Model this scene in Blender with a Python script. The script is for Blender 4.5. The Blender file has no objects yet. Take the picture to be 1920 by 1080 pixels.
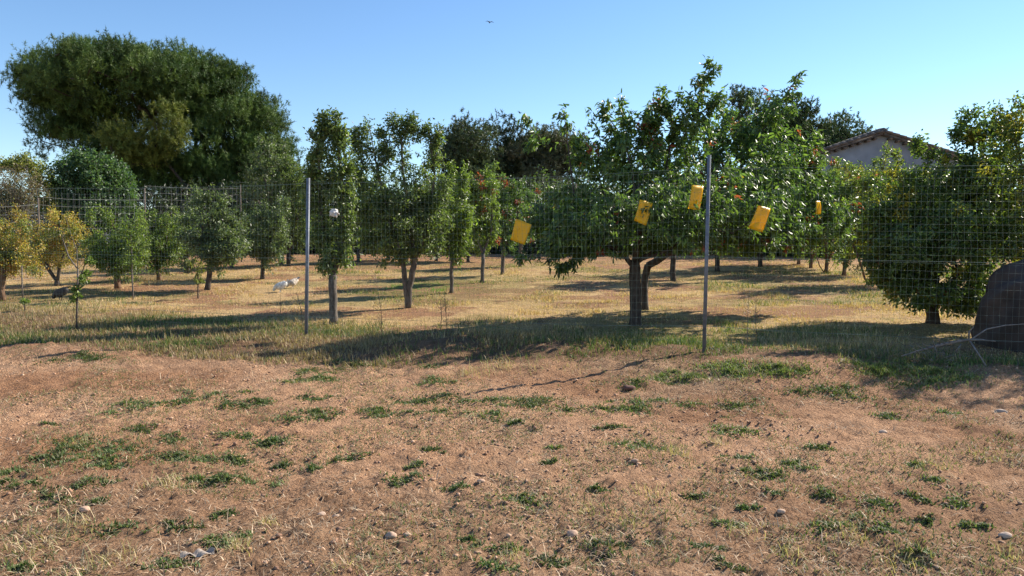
import bpy, bmesh, math, random
import numpy as np
from mathutils import Vector

R = math.radians
rng = np.random.default_rng(7)
random.seed(7)
scene = bpy.context.scene
COL = scene.collection

# ---------------------------------------------------------------- camera
EYE = 1.6
F = 1387.0                      # focal length in photo pixels (1920 wide)
PITCH = math.atan(60 / F)
cam_d = bpy.data.cameras.new('camera')
cam = bpy.data.objects.new('camera', cam_d)
COL.objects.link(cam)
cam.location = (0, 0, EYE)
cam.rotation_euler = (math.pi / 2 - PITCH, 0, 0)
cam_d.sensor_width = 36
cam_d.lens = F / 1920 * 36
cam_d.clip_end = 3000
scene.camera = cam

# ---------------------------------------------------------------- light
SUN_EL, SUN_AZ = R(35), R(60)     # azimuth from +Y (view direction) towards +X
sdir = Vector((math.cos(SUN_EL) * math.sin(SUN_AZ), math.cos(SUN_EL) * math.cos(SUN_AZ), math.sin(SUN_EL)))
w = bpy.data.worlds.new('World')
scene.world = w
w.use_nodes = True
nt = w.node_tree
sky = nt.nodes.new('ShaderNodeTexSky')
sky.sky_type = 'NISHITA'
sky.sun_disc = False
sky.sun_elevation = SUN_EL
sky.sun_rotation = SUN_AZ
sky.air_density = 1.0
sky.dust_density = 0.0
sky.ozone_density = 2.0
bg = nt.nodes['Background']
hs = nt.nodes.new('ShaderNodeHueSaturation'); hs.inputs['Saturation'].default_value = 1.15; hs.inputs['Hue'].default_value = 0.503
nt.links.new(sky.outputs[0], hs.inputs['Color']); nt.links.new(hs.outputs[0], bg.inputs[0])
bg.inputs[1].default_value = 0.100
sl = bpy.data.lights.new('sun', 'SUN')
sl.energy = 5.0
sl.angle = R(0.53)
sl.color = (1.0, 0.92, 0.79)
so = bpy.data.objects.new('sun', sl)
COL.objects.link(so)
so.rotation_euler = sdir.to_track_quat('Z', 'Y').to_euler()
scene.view_settings.view_transform = 'Standard'
scene.view_settings.look = 'None'
scene.view_settings.exposure = 0.98
scene.view_settings.gamma = 1.0
scene.cycles.max_bounces = 6
scene.cycles.transparent_max_bounces = 8

# ---------------------------------------------------------------- helpers
def tag(o, label=None, cat=None, group=None, kind=None):
    if label: o['label'] = label
    if cat: o['category'] = cat
    if group: o['group'] = group
    if kind: o['kind'] = kind
    return o

def empty(name, loc):
    o = bpy.data.objects.new(name, None)
    o.empty_display_size = 0.2
    COL.objects.link(o)
    o.location = tuple(loc)
    return o

def np_mesh(name, verts, faces, mat, parent=None, tint=None, smooth=False):
    """faces: list of int arrays (n,k).  Vertices are world coordinates."""
    verts = np.asarray(verts, dtype=np.float64)
    origin = np.zeros(3)
    if parent is not None:
        origin = np.array(parent_origin(parent))
    me = bpy.data.meshes.new(name)
    me.vertices.add(len(verts))
    me.vertices.foreach_set('co', (verts - origin).astype(np.float32).ravel())
    if not isinstance(faces, (list, tuple)):
        faces = [faces]
    faces = [np.asarray(f, dtype=np.int32) for f in faces if len(f)]
    loops = np.concatenate([f.ravel() for f in faces])
    sizes = np.concatenate([np.full(len(f), f.shape[1], dtype=np.int32) for f in faces])
    starts = np.concatenate([[0], np.cumsum(sizes)[:-1]]).astype(np.int32)
    me.loops.add(len(loops))
    me.loops.foreach_set('vertex_index', loops)
    me.polygons.add(len(sizes))
    me.polygons.foreach_set('loop_start', starts)
    if smooth:
        me.polygons.foreach_set('use_smooth', np.ones(len(sizes), dtype=bool))
    me.update(calc_edges=True)
    if tint is not None:
        a = me.attributes.new('tint', 'FLOAT_COLOR', 'POINT')
        c = np.ones((len(verts), 4), dtype=np.float32)
        c[:, :3] = tint
        a.data.foreach_set('color', c.ravel())
    me.materials.append(mat)
    o = bpy.data.objects.new(name, me)
    COL.objects.link(o)
    if parent is not None:
        o.parent = parent
    return o

def parent_origin(p):
    v = Vector(p.location)
    q = p.parent
    while q is not None:
        v += Vector(q.location)
        q = q.parent
    return v

class MB:
    """collects small solid shapes (world coordinates) into one mesh"""
    def __init__(self):
        self.v, self.f3, self.f4, self.n, self.t = [], [], [], 0, []
    def add(self, v, f4=(), f3=(), tint=None):
        v = np.asarray(v, dtype=float)
        if len(f4): self.f4.append(np.asarray(f4) + self.n)
        if len(f3): self.f3.append(np.asarray(f3) + self.n)
        self.v.append(v)
        self.t.append(np.tile(np.array(tint if tint is not None else (1, 1, 1), dtype=float), (len(v), 1)))
        self.n += len(v)
    def box(self, x0, x1, y0, y1, z0, z1, tint=None):
        v = [(x, y, z) for z in (z0, z1) for y in (y0, y1) for x in (x0, x1)]
        self.add(v, [(0, 2, 3, 1), (4, 5, 7, 6), (0, 1, 5, 4), (2, 6, 7, 3), (0, 4, 6, 2), (1, 3, 7, 5)], tint=tint)
    def tube(self, pts, rad, sides=6, cap=True, tint=None):
        pts = np.asarray(pts, dtype=float)
        n = len(pts)
        rad = np.broadcast_to(np.asarray(rad, dtype=float), (n,))
        d = np.gradient(pts, axis=0)
        d /= np.linalg.norm(d, axis=1)[:, None] + 1e-9
        ref = np.tile(np.array([0.0, 0, 1]), (n, 1))
        ref[np.abs(d[:, 2]) > 0.9] = (1.0, 0, 0)
        if abs(d[:, 2]).max() > 0.9: ref[:] = (0.96, 0.28, 0)
        u = np.cross(d, ref); u /= np.linalg.norm(u, axis=1)[:, None] + 1e-9
        w_ = np.cross(d, u)
        a = np.arange(sides) * 2 * math.pi / sides
        ring = pts[:, None, :] + rad[:, None, None] * (np.cos(a)[None, :, None] * u[:, None, :] + np.sin(a)[None, :, None] * w_[:, None, :])
        v = ring.reshape(-1, 3)
        i = np.arange(n - 1)[:, None] * sides
        j = np.arange(sides)[None, :]
        j2 = (j + 1) % sides
        f = np.stack([i + j, i + j2, i + sides + j2, i + sides + j], -1).reshape(-1, 4)
        f3 = []
        if cap:
            v = np.vstack([v, pts[:1], pts[-1:]])
            m = n * sides
            f3 = [(m, (k + 1) % sides, k) for k in range(sides)] + [(m + 1, m - sides + k, m - sides + (k + 1) % sides) for k in range(sides)]
        self.add(v, f, f3, tint)
    def build(self, name, mat, parent=None, smooth=False):
        fs = []
        if self.f4: fs.append(np.vstack(self.f4))
        if self.f3: fs.append(np.vstack(self.f3))
        return np_mesh(name, np.vstack(self.v), fs, mat, parent, np.vstack(self.t), smooth)

def hash2(ix, iy, seed):
    h = (ix.astype(np.int64) * 374761393 + iy.astype(np.int64) * 668265263 + seed * 974634777) & 0x7fffffff
    h = ((h ^ (h >> 13)) * 1274126177) & 0x7fffffff
    h = (h ^ (h >> 16)) & 0x7fffffff
    return h / 0x7fffffff

def vnoise(x, y, seed=0):
    x = np.asarray(x, dtype=float); y = np.asarray(y, dtype=float)
    ix = np.floor(x); iy = np.floor(y)
    fx = x - ix; fy = y - iy
    fx = fx * fx * (3 - 2 * fx); fy = fy * fy * (3 - 2 * fy)
    a = hash2(ix, iy, seed); b = hash2(ix + 1, iy, seed); c = hash2(ix, iy + 1, seed); d = hash2(ix + 1, iy + 1, seed)
    return (a * (1 - fx) + b * fx) * (1 - fy) + (c * (1 - fx) + d * fx) * fy

def fbm(x, y, seed=0, octaves=4):
    s, a, t = 0, 0.5, 0
    for k in range(octaves):
        s = s + a * vnoise(np.asarray(x) * 2 ** k + 17.3 * k, np.asarray(y) * 2 ** k - 9.1 * k, seed + k)
        t += a; a *= 0.5
    return s / t

def sstep(a, b, x):
    t = np.clip((np.asarray(x, dtype=float) - a) / (b - a), 0, 1)
    return t * t * (3 - 2 * t)

# fence line
FA = np.array([-2.42, 8.8]); FB = np.array([1.95, 7.4])
fdir = (FB - FA) / np.linalg.norm(FB - FA)
fnor = np.array([-fdir[1], fdir[0]])          # towards the orchard
def fence_s(x, y):
    return (np.asarray(x) - FA[0]) * fnor[0] + (np.asarray(y) - FA[1]) * fnor[1]

MOUNDS = [(-0.95, 7.75, 0.45, 0.10), (0.45, 7.45, 0.3, 0.06), (-4.9, 7.9, 0.5, 0.07), (1.05, 6.35, 0.16, 0.05), (2.6, 6.75, 0.5, 0.05)]
def gz(x, y):
    x = np.asarray(x, dtype=float); y = np.asarray(y, dtype=float)
    yy = np.clip(y, -8, 26)
    z = 0.1 + 0.06 * yy
    s = fence_s(x, y)
    z = z + 0.11 * np.exp(-(s / 0.8) ** 2) * sstep(-2.2, 1.0, x)
    for mx, my, mr, mh in MOUNDS:
        z = z + mh * np.exp(-(((x - mx) / (mr * 1.4)) ** 2 + ((y - my) / mr) ** 2))
    z = z + 0.05 * (fbm(x * 0.5, y * 0.5, 3, 3) - 0.5)
    return z
def gz_fine(x, y):
    dirt = 1 - 0.6 * sstep(-0.3, 0.6, fence_s(x, y))
    n = 0.05 * (fbm(x * 3, y * 3, 11, 3) - 0.5) + 0.05 * (fbm(x * 11, y * 11, 21, 4) - 0.5) + 0.022 * (vnoise(x * 48, y * 48, 25) ** 3)
    ridge = np.abs(fbm(x * 7, y * 7, 31, 2) - 0.5)
    return gz(x, y) + dirt * (n + 0.012 * ridge)

CF = np.array([0, math.cos(PITCH), -math.sin(PITCH)]); CU = np.array([0, math.sin(PITCH), math.cos(PITCH)])
def ray(px, py):
    return CF + np.array([(px - 960) / F, 0, 0]) + (540 - py) / F * CU
def P(px, py, d):
    r = ray(px, py)
    return np.array([0, 0, EYE]) + r * (d / r[1])
def G(px, py):
    """where the ray through a photo pixel meets the ground"""
    r = ray(px, py)
    t = 1.0
    last = None
    while t < 60:
        p = np.array([0, 0, EYE]) + r * t
        if p[2] < gz(p[0], p[1]):
            return np.array([p[0], p[1], float(gz_fine(p[0], p[1]))])
        t += 0.02
    p = np.array([0, 0, EYE]) + r * (25 / r[1])
    return np.array([p[0], p[1], float(gz(p[0], p[1]))])

# ---------------------------------------------------------------- materials
def mat_new(name):
    m = bpy.data.materials.new(name)
    m.use_nodes = True
    return m, m.node_tree, m.node_tree.nodes['Principled BSDF']

def mat_leaf(name, trans=0.35, rough=0.42, gain=1.0, spec=0.5):
    m, t, b = mat_new(name)
    at = t.nodes.new('ShaderNodeAttribute'); at.attribute_name = 'tint'
    t.links.new(at.outputs['Color'], b.inputs['Base Color'])
    b.inputs['Roughness'].default_value = rough
    b.inputs['Specular IOR Level'].default_value = spec
    tr = t.nodes.new('ShaderNodeBsdfTranslucent')
    mx = t.nodes.new('ShaderNodeMixRGB'); mx.blend_type = 'MULTIPLY'; mx.inputs[0].default_value = 1
    mx.inputs[2].default_value = (1.5 * gain, 1.7 * gain, 0.7 * gain, 1)
    t.links.new(at.outputs['Color'], mx.inputs[1])
    t.links.new(mx.outputs[0], tr.inputs['Color'])
    ms = t.nodes.new('ShaderNodeMixShader'); ms.inputs[0].default_value = trans
    t.links.new(b.outputs[0], ms.inputs[1]); t.links.new(tr.outputs[0], ms.inputs[2])
    t.links.new(ms.outputs[0], t.nodes['Material Output'].inputs['Surface'])
    return m

def mat_bark(name, c1, c2, scale=12):
    m, t, b = mat_new(name)
    tc = t.nodes.new('ShaderNodeTexCoord')
    mp = t.nodes.new('ShaderNodeMapping'); mp.inputs['Scale'].default_value = (1, 1, 0.25)
    n = t.nodes.new('ShaderNodeTexNoise'); n.inputs['Scale'].default_value = scale; n.inputs['Detail'].default_value = 6
    n.inputs['Roughness'].default_value = 0.7
    r = t.nodes.new('ShaderNodeValToRGB')
    r.color_ramp.elements[0].position = 0.35; r.color_ramp.elements[0].color = (*c1, 1)
    r.color_ramp.elements[1].position = 0.68; r.color_ramp.elements[1].color = (*c2, 1)
    bp = t.nodes.new('ShaderNodeBump'); bp.inputs['Strength'].default_value = 0.8; bp.inputs['Distance'].default_value = 0.02
    t.links.new(tc.outputs['Object'], mp.inputs[0]); t.links.new(mp.outputs[0], n.inputs[0])
    t.links.new(n.outputs[0], r.inputs[0]); t.links.new(r.outputs[0], b.inputs['Base Color'])
    t.links.new(n.outputs[0], bp.inputs['Height']); t.links.new(bp.outputs[0], b.inputs['Normal'])
    b.inputs['Roughness'].default_value = 0.9
    return m

def mat_flat(name, c, rough=0.7, noise=0.25, scale=8, metallic=0.0, bump=0.0, c2=None):
    m, t, b = mat_new(name)
    tc = t.nodes.new('ShaderNodeTexCoord')
    n = t.nodes.new('ShaderNodeTexNoise'); n.inputs['Scale'].default_value = scale; n.inputs['Detail'].default_value = 5
    r = t.nodes.new('ShaderNodeValToRGB')
    c = np.array(c)
    lo = c * (1 - noise); hi = np.array(c2) if c2 is not None else c * (1 + noise)
    r.color_ramp.elements[0].position = 0.3; r.color_ramp.elements[0].color = (*lo, 1)
    r.color_ramp.elements[1].position = 0.7; r.color_ramp.elements[1].color = (*hi, 1)
    t.links.new(tc.outputs['Object'], n.inputs[0]); t.links.new(n.outputs[0], r.inputs[0])
    t.links.new(r.outputs[0], b.inputs['Base Color'])
    if bump:
        bp = t.nodes.new('ShaderNodeBump'); bp.inputs['Strength'].default_value = bump; bp.inputs['Distance'].default_value = 0.02
        t.links.new(n.outputs[0], bp.inputs['Height']); t.links.new(bp.outputs[0], b.inputs['Normal'])
    b.inputs['Roughness'].default_value = rough
    b.inputs['Metallic'].default_value = metallic
    return m

def mat_tint(name, rough=0.9):
    m, t, b = mat_new(name)
    at = t.nodes.new('ShaderNodeAttribute'); at.attribute_name = 'tint'
    t.links.new(at.outputs['Color'], b.inputs['Base Color'])
    b.inputs['Roughness'].default_value = rough
    return m

def mat_ground():
    m, t, b = mat_new('ground_soil')
    at = t.nodes.new('ShaderNodeAttribute'); at.attribute_name = 'tint'
    ge = t.nodes.new('ShaderNodeNewGeometry')
    n1 = t.nodes.new('ShaderNodeTexNoise'); n1.inputs['Scale'].default_value = 9; n1.inputs['Detail'].default_value = 9; n1.inputs['Roughness'].default_value = 0.75
    n2 = t.nodes.new('ShaderNodeTexNoise'); n2.inputs['Scale'].default_value = 70; n2.inputs['Detail'].default_value = 5; n2.inputs['Roughness'].default_value = 0.8
    vo = t.nodes.new('ShaderNodeTexVoronoi'); vo.inputs['Scale'].default_value = 55
    for n in (n1, n2, vo): t.links.new(ge.outputs['Position'], n.inputs['Vector'])
    r1 = t.nodes.new('ShaderNodeValToRGB')
    r1.color_ramp.elements[0].position = 0.3; r1.color_ramp.elements[0].color = (0.58, 0.53, 0.5, 1)
    r1.color_ramp.elements[1].position = 0.7; r1.color_ramp.elements[1].color = (1.22, 1.22, 1.22, 1)
    r2 = t.nodes.new('ShaderNodeValToRGB')
    r2.color_ramp.elements[0].position = 0.32; r2.color_ramp.elements[0].color = (0.42, 0.38, 0.36, 1)
    r2.color_ramp.elements[1].position = 0.56; r2.color_ramp.elements[1].color = (1.12, 1.12, 1.1, 1)
    t.links.new(n1.outputs[0], r1.inputs[0]); t.links.new(n2.outputs[0], r2.inputs[0])
    m1 = t.nodes.new('ShaderNodeMixRGB'); m1.blend_type = 'MULTIPLY'; m1.inputs[0].default_value = 1
    m2 = t.nodes.new('ShaderNodeMixRGB'); m2.blend_type = 'MULTIPLY'; m2.inputs[0].default_value = 1
    t.links.new(at.outputs['Color'], m1.inputs[1]); t.links.new(r1.outputs[0], m1.inputs[2])
    t.links.new(m1.outputs[0], m2.inputs[1]); t.links.new(r2.outputs[0], m2.inputs[2])
    t.links.new(m2.outputs[0], b.inputs['Base Color'])
    ad = t.nodes.new('ShaderNodeMath'); ad.operation = 'ADD'
    mu = t.nodes.new('ShaderNodeMath'); mu.operation = 'MULTIPLY'; mu.inputs[1].default_value = 0.5
    t.links.new(vo.outputs['Distance'], mu.inputs[0]); t.links.new(mu.outputs[0], ad.inputs[1]); t.links.new(n2.outputs[0], ad.inputs[0])
    bp = t.nodes.new('ShaderNodeBump'); bp.inputs['Strength'].default_value = 1.0; bp.inputs['Distance'].default_value = 0.03
    t.links.new(ad.outputs[0], bp.inputs['Height']); t.links.new(bp.outputs[0], b.inputs['Normal'])
    b.inputs['Roughness'].default_value = 0.95
    b.inputs['Specular IOR Level'].default_value = 0.15
    return m

M = dict(
    leaf=mat_leaf('fruit_leaf', 0.38, 0.42, 1.0, 0.5),
    leaf_matte=mat_leaf('hedge_leaf', 0.25, 0.55),
    needle=mat_leaf('pine_needle', 0.15, 0.6, 0.9, 0.3),
    grass=mat_leaf('grass_blade', 0.3, 0.6, 0.8, 0.3),
    straw=mat_tint('dry_straw', 0.8),
    soil=mat_ground(),
    bark_dark=mat_bark('dark_bark', (0.025, 0.018, 0.015), (0.10, 0.075, 0.06), 40),
    bark_grey=mat_bark('grey_bark', (0.04, 0.032, 0.026), (0.20, 0.165, 0.135), 40),
    bark_red=mat_bark('reddish_bark', (0.07, 0.035, 0.02), (0.24, 0.14, 0.08), 30),
    wire=mat_flat('plastic_wire', (0.12, 0.17, 0.15), 0.5, 0.1),
    wire_far=mat_flat('galvanised_wire', (0.25, 0.26, 0.25), 0.5, 0.1),
    post=mat_flat('galvanised_steel', (0.15, 0.165, 0.195), 0.5, 0.3, 14, 0.3, 0.1),
    plaster=mat_flat('grey_plaster', (0.20, 0.23, 0.28), 0.9, 0.25, 1.5, 0, 0.2),
    tile=mat_flat('clay_tile', (0.105, 0.09, 0.082), 0.9, 0.45, 3, 0, 0.4),
    wood=mat_flat('old_wood', (0.12, 0.09, 0.07), 0.9, 0.4, 9),
    shed=mat_flat('blue_grey_sheet', (0.10, 0.12, 0.15), 0.7, 0.3, 2),
    tin=mat_flat('pale_tin', (0.55, 0.56, 0.56), 0.5, 0.15, 3),
    rock=mat_flat('brown_rock', (0.062, 0.043, 0.036), 0.95, 0.5, 3.5, 0, 1.0),
    stone=mat_tint('field_stone', 0.9),
    trap=None,
)
def mat_trap():
    m, t, b = mat_new('yellow_card')
    tc = t.nodes.new('ShaderNodeTexCoord')
    n = t.nodes.new('ShaderNodeTexNoise'); n.inputs['Scale'].default_value = 45; n.inputs['Detail'].default_value = 6
    r = t.nodes.new('ShaderNodeValToRGB')
    r.color_ramp.elements[0].position = 0.28; r.color_ramp.elements[0].color = (0.28, 0.13, 0.004, 1)
    r.color_ramp.elements[1].position = 0.36; r.color_ramp.elements[1].color = (0.96, 0.60, 0.01, 1)
    t.links.new(tc.outputs['Object'], n.inputs[0]); t.links.new(n.outputs[0], r.inputs[0]); t.links.new(r.outputs[0], b.inputs['Base Color'])
    b.inputs['Roughness'].default_value = 0.35
    tr = t.nodes.new('ShaderNodeBsdfTranslucent'); tr.inputs['Color'].default_value = (1.0, 0.56, 0.02, 1)
    ms = t.nodes.new('ShaderNodeMixShader'); ms.inputs[0].default_value = 0.4
    t.links.new(b.outputs[0], ms.inputs[1]); t.links.new(tr.outputs[0], ms.inputs[2])
    t.links.new(ms.outputs[0], t.nodes['Material Output'].inputs['Surface'])
    return m
M['trap'] = mat_trap()

# ---------------------------------------------------------------- ground
# colour zones (base colour of soil and dry turf)
def smear(px, py, x, y, rx, ry):
    return np.exp(-(((x - px) / rx) ** 2 + ((y - py) / ry) ** 2))

def bound_off(x):
    """how far in front of the fence the rough verge begins"""
    return np.interp(x, [-6, -3.6, -1.7, 0.2, 1.6, 2.6], [-1.5, -1.55, -1.35, -0.85, -0.35, -0.05])
def verge(x, y):
    s = fence_s(x, y) + 0.5 * (fbm(x * 1.3, y * 1.3, 5, 3) - 0.5)
    return sstep(bound_off(x) - 0.12, bound_off(x) + 0.12, s)
def orchard(x, y):
    s = fence_s(x, y) + 0.6 * (fbm(x * 1.1, y * 1.1, 8, 3) - 0.5)
    return sstep(0.2, 1.2, s)
def greenness(x, y):
    g = sstep(0.48, 0.62, fbm(x * 0.45, y * 0.9, 41, 4) + 0.25 * (fbm(x * 4, y * 4, 43, 2) - .5))
    g = g * 0.6 + 0.6 * smear(-1.75, 14.6, x, y, 0.9, 1.3)
    g = g + 0.6 * smear(-4.6, 8.9, x, y, 2.2, 0.9) + 0.5 * smear(-1.5, 18.0, x, y, 1.2, 1.0)
    g = g + 0.5 * smear(1.0, 8.8, x, y, 3.0, 0.5) + 0.4 * smear(4.2, 9.2, x, y, 2.5, 0.7)
    g = g - 0.45 * smear(1.2, 12.0, x, y, 2.4, 2.2)
    return np.clip(g, 0, 1)
def weedy(x, y):
    return sstep(0.45, 0.72, fbm(x * 0.8 + 3, y * 0.8, 61, 4)) * (0.35 + 0.65 * sstep(-1.0, 2.5, x))
def ground_tint(x, y):
    x = np.asarray(x); y = np.asarray(y)
    c = np.zeros(x.shape + (3,))
    pale = np.array([0.52, 0.31, 0.185]); red = np.array([0.37, 0.20, 0.11]); grey = np.array([0.40, 0.275, 0.175])
    a = fbm(x * 0.6, y * 0.9, 51, 4)[..., None]
    c = pale * (1 - sstep(0.4, 0.7, a)) + red * sstep(0.4, 0.7, a)
    k = (weedy(x, y) * 0.6)[..., None]
    c = c * (1 - k) + grey * k
    near = (sstep(4.6, 3.0, y) * 0.4)[..., None]
    c = c * (1 - near) + grey * near
    vg = verge(x, y)[..., None]
    c = c * (1 - vg) + np.array([0.24, 0.145, 0.085]) * vg  # dark verge soil, deepened further to strengthen the shadow band along the fence
    og = orchard(x, y)[..., None]
    straw = np.array([0.56, 0.385, 0.19]); tan = np.array([0.36, 0.20, 0.11]); grn = np.array([0.17, 0.18, 0.055])
    b = (fbm(x * 0.9, y * 1.1, 71, 4) + 0.35 * (fbm(x * 5, y * 4, 75, 3) - .5))[..., None]
    oc = straw * (1 - sstep(0.42, 0.58, b)) + tan * sstep(0.42, 0.58, b)
    g = (greenness(x, y) * 0.7)[..., None]
    oc = oc * (1 - g) + grn * g
    far = (sstep(19, 24, y) * (1 - 0.6 * sstep(-8, -12, x)))[..., None]
    oc = oc * (1 - far) + np.array([0.42, 0.23, 0.13]) * far
    c = c * (1 - og) + oc * og
    # trodden track along the verge and tyre line
    tr = (0.5 * smear(-4.2, 7.2, x, y, 2.8, 0.35))[..., None]
    c = c * (1 - tr) + np.array([0.60, 0.385, 0.24]) * tr
    return c

def build_ground():
    ys = np.concatenate([np.linspace(-60, 0, 13)[:-1], np.linspace(0, 2.4, 9)[:-1],
                         np.exp(np.arange(math.log(2.4), math.log(26), 0.0052)), np.array([27, 29, 32, 36, 42, 50, 65, 90, 140, 250, 450, 900])])
    us = np.concatenate([-np.array([120, 60, 30, 15, 8, 5, 3.2, 2.2, 1.7, 1.35, 1.15]), np.linspace(-1.0, 1.0, 390), np.array([1.15, 1.35, 1.7, 2.2, 3.2, 5, 8, 15, 30, 60, 120])])
    Y, U = np.meshgrid(ys, us, indexing='ij')
    X = U * np.clip(Y, 2.4, 30)
    Z = gz_fine(X, Y)
    ny, nx = X.shape
    idx = np.arange(ny * nx).reshape(ny, nx)
    f = np.stack([idx[:-1, :-1], idx[:-1, 1:], idx[1:, 1:], idx[1:, :-1]], -1).reshape(-1, 4)
    v = np.stack([X, Y, Z], -1).reshape(-1, 3)
    o = np_mesh('ground', v, f, M['soil'], tint=ground_tint(X, Y).reshape(-1, 3), smooth=True)
    tag(o, 'reddish bare dirt with dry turf of the orchard beyond the fence', 'ground', kind='structure')
build_ground()

# ---------------------------------------------------------------- blades
def blades(name, x, y, h, wd, tint, mat, lean=0.5, lie=None, label=None, cat=None, z=None, seg=2, parent=None):
    """bent grass blades: seg pieces each, as one mesh"""
    n = len(x)
    z = gz_fine(x, y) if z is None else z
    az = rng.uniform(0, 2 * math.pi, n)
    ln = lean * rng.uniform(0.2, 1.3, n)
    if lie is not None: ln = np.where(lie, 1.45, ln)
    dirx, diry = np.cos(az), np.sin(az)
    # width direction: roughly crosswise to the lean with a random twist
    ta = az + math.pi / 2 + rng.uniform(-0.7, 0.7, n)
    wx, wy = np.cos(ta) * wd / 2, np.sin(ta) * wd / 2
    base = np.stack([x, y, z - 0.004], -1)
    rows = []
    for k in range(seg + 1):
        s = k / seg
        ang = ln * (0.5 + 0.6 * s)
        p = base + (h * s)[:, None] * np.stack([np.sin(ang) * dirx, np.sin(ang) * diry, np.cos(ang)], -1)
        if k > 0: p[:, 2] = np.maximum(p[:, 2], base[:, 2] + 0.006 + 0.004 * k)
        rows.append(p)
    W = np.stack([wx, wy, np.zeros(n)], -1)
    vs = []
    for k in range(seg):
        f_ = 1 - 0.45 * k / seg
        vs += [rows[k] - W * f_, rows[k] + W * f_]
    vs.append(rows[seg])
    nv = 2 * seg + 1
    V = np.stack(vs, 1).reshape(-1, 3)
    b0 = np.arange(n) * nv
    f4 = []
    for k in range(seg - 1):
        o = 2 * k
        f4.append(np.stack([b0 + o, b0 + o + 1, b0 + o + 3, b0 + o + 2], -1))
    o = 2 * (seg - 1)
    f3 = np.stack([b0 + o, b0 + o + 1, b0 + nv - 1], -1)
    T = np.repeat(tint, nv, axis=0)
    fs = ([np.vstack(f4)] if f4 else []) + [f3]
    ob = np_mesh(name, V, fs, mat, parent=parent, tint=T)
    if label: tag(ob, label, cat, kind='stuff')
    return ob

def pick(cols, n, jitter=0.15):
    cols = np.array(cols)
    c = cols[rng.integers(0, len(cols), n)]
    return c * (1 + jitter * rng.standard_normal((n, 1))).clip(0.5, 1.6)

DRY = [(0.62, 0.45, 0.24), (0.52, 0.35, 0.18), (0.68, 0.52, 0.32), (0.40, 0.25, 0.13), (0.56, 0.35, 0.19)]
GREEN = [(0.10, 0.16, 0.035), (0.14, 0.20, 0.045), (0.18, 0.23, 0.06), (0.08, 0.13, 0.03)]
def scatter(n, y0, y1, spread=0.78, pw=1.0):
    u = rng.uniform(0, 1, n)
    y = y0 + (y1 - y0) * u ** pw
    x = rng.uniform(-1, 1, n) * y * spread
    return x, y

def orchard_grass():
    n = 520000
    x, y = scatter(n, 7.0, 26, 0.78, 1.15)
    s = fence_s(x, y)
    keep = (orchard(x, y) > rng.uniform(0, 1, n)) & (rng.uniform(0, 1, n) < 0.12 + 1.1 * sstep(.3, .7, fbm(x * 2.2, y * 2.2, 91, 3)))
    x, y = x[keep], y[keep]; n = len(x)
    g = greenness(x, y) * 1.05 > rng.uniform(0.1, 1.2, n)
    t = np.where(g[:, None], pick(GREEN, n), pick(DRY, n))
    fine = smear(-1.75, 14.6, x, y, 0.7, 1.0) > 0.35
    t[fine] = pick([(0.14, 0.30, 0.04), (0.20, 0.34, 0.06)], int(fine.sum()))
    h = rng.uniform(0.015, 0.05, n) * (1 + 0.3 * g)
    h *= (1 - 0.5 * sstep(19, 23, y)) * (0.5 + 1.6 * sstep(.45, .75, fbm(x * 1.5, y * 1.5, 95, 3)))
    blades('orchard_grass', x, y, h, rng.uniform(0.004, 0.008, n) * (1 + 0.05 * y), t, M['grass'], 0.9, seg=1,
           label='short straw coloured grass with green patches under the orchard trees', cat='grass')
orchard_grass()

def verge_grass():
    n = 260000
    x, y = scatter(n, 5.9, 12.5, 0.8)
    s = fence_s(x, y)
    bo = bound_off(x)
    dens = verge(x, y) * sstep(1.6, 0.5, s) * (0.15 + 0.85 * sstep(0.35, 0.6, fbm(x * 1.4, y * 1.4, 99, 3)))
    for mx, my, mr, mh in MOUNDS[:3]:
        dens = dens * (1 - 0.9 * smear(mx, my, x, y, mr * 1.2, mr * 0.8))
    keep = dens > rng.uniform(0, 1, n)
    x, y = x[keep], y[keep]; n = len(x)
    g = (fbm(x * 1.1, y * 1.1, 44, 3) + 0.12 * sstep(-1, 2, x)) > rng.uniform(0.3, 0.9, n)
    t = np.where(g[:, None], pick([(0.075, 0.12, 0.03), (0.11, 0.16, 0.04), (0.15, 0.19, 0.06)], n), pick([(0.36, 0.26, 0.14), (0.28, 0.19, 0.11), (0.20, 0.14, 0.09), (0.45, 0.34, 0.19)], n))
    h = rng.uniform(0.025, 0.105, n) * (0.35 + 1.1 * fbm(x * 2, y * 2, 47, 2))
    blades('verge_grass', x, y, h, rng.uniform(0.004, 0.009, n), t, M['grass'], 0.75, seg=2,
           label='taller rough grass and weeds along the foot of the wire fence', cat='grass')
verge_grass()

def litter():
    n = 110000
    x, y = scatter(n, 2.7, 8.2, 0.8, 0.9)
    d = 0.02 + 0.6 * weedy(x, y) + 0.35 * sstep(.5, .7, fbm(x * 4, y * 4, 19, 3)) + 0.5 * sstep(4.4, 3.0, y) * sstep(0.4, 0.6, fbm(x * 1.2, y * 1.2, 12, 3))
    keep = (d * (1 - verge(x, y)) > rng.uniform(0, 1, n))
    x, y = x[keep], y[keep]; n = len(x)
    t = pick([(0.50, 0.35, 0.22), (0.40, 0.27, 0.16), (0.58, 0.44, 0.29), (0.12, 0.085, 0.055), (0.22, 0.16, 0.10), (0.30, 0.23, 0.15)], n)
    h = rng.uniform(0.02, 0.11, n) * rng.uniform(0.5, 1.2, n)
    lie = rng.uniform(0, 1, n) < 0.85
    blades('straw_litter', x, y, h, rng.uniform(0.002, 0.005, n), t, M['straw'], 1.0, lie, seg=2,
           label='dry straw and stalk litter strewn over the bare dirt', cat='straw litter')
litter()

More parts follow.
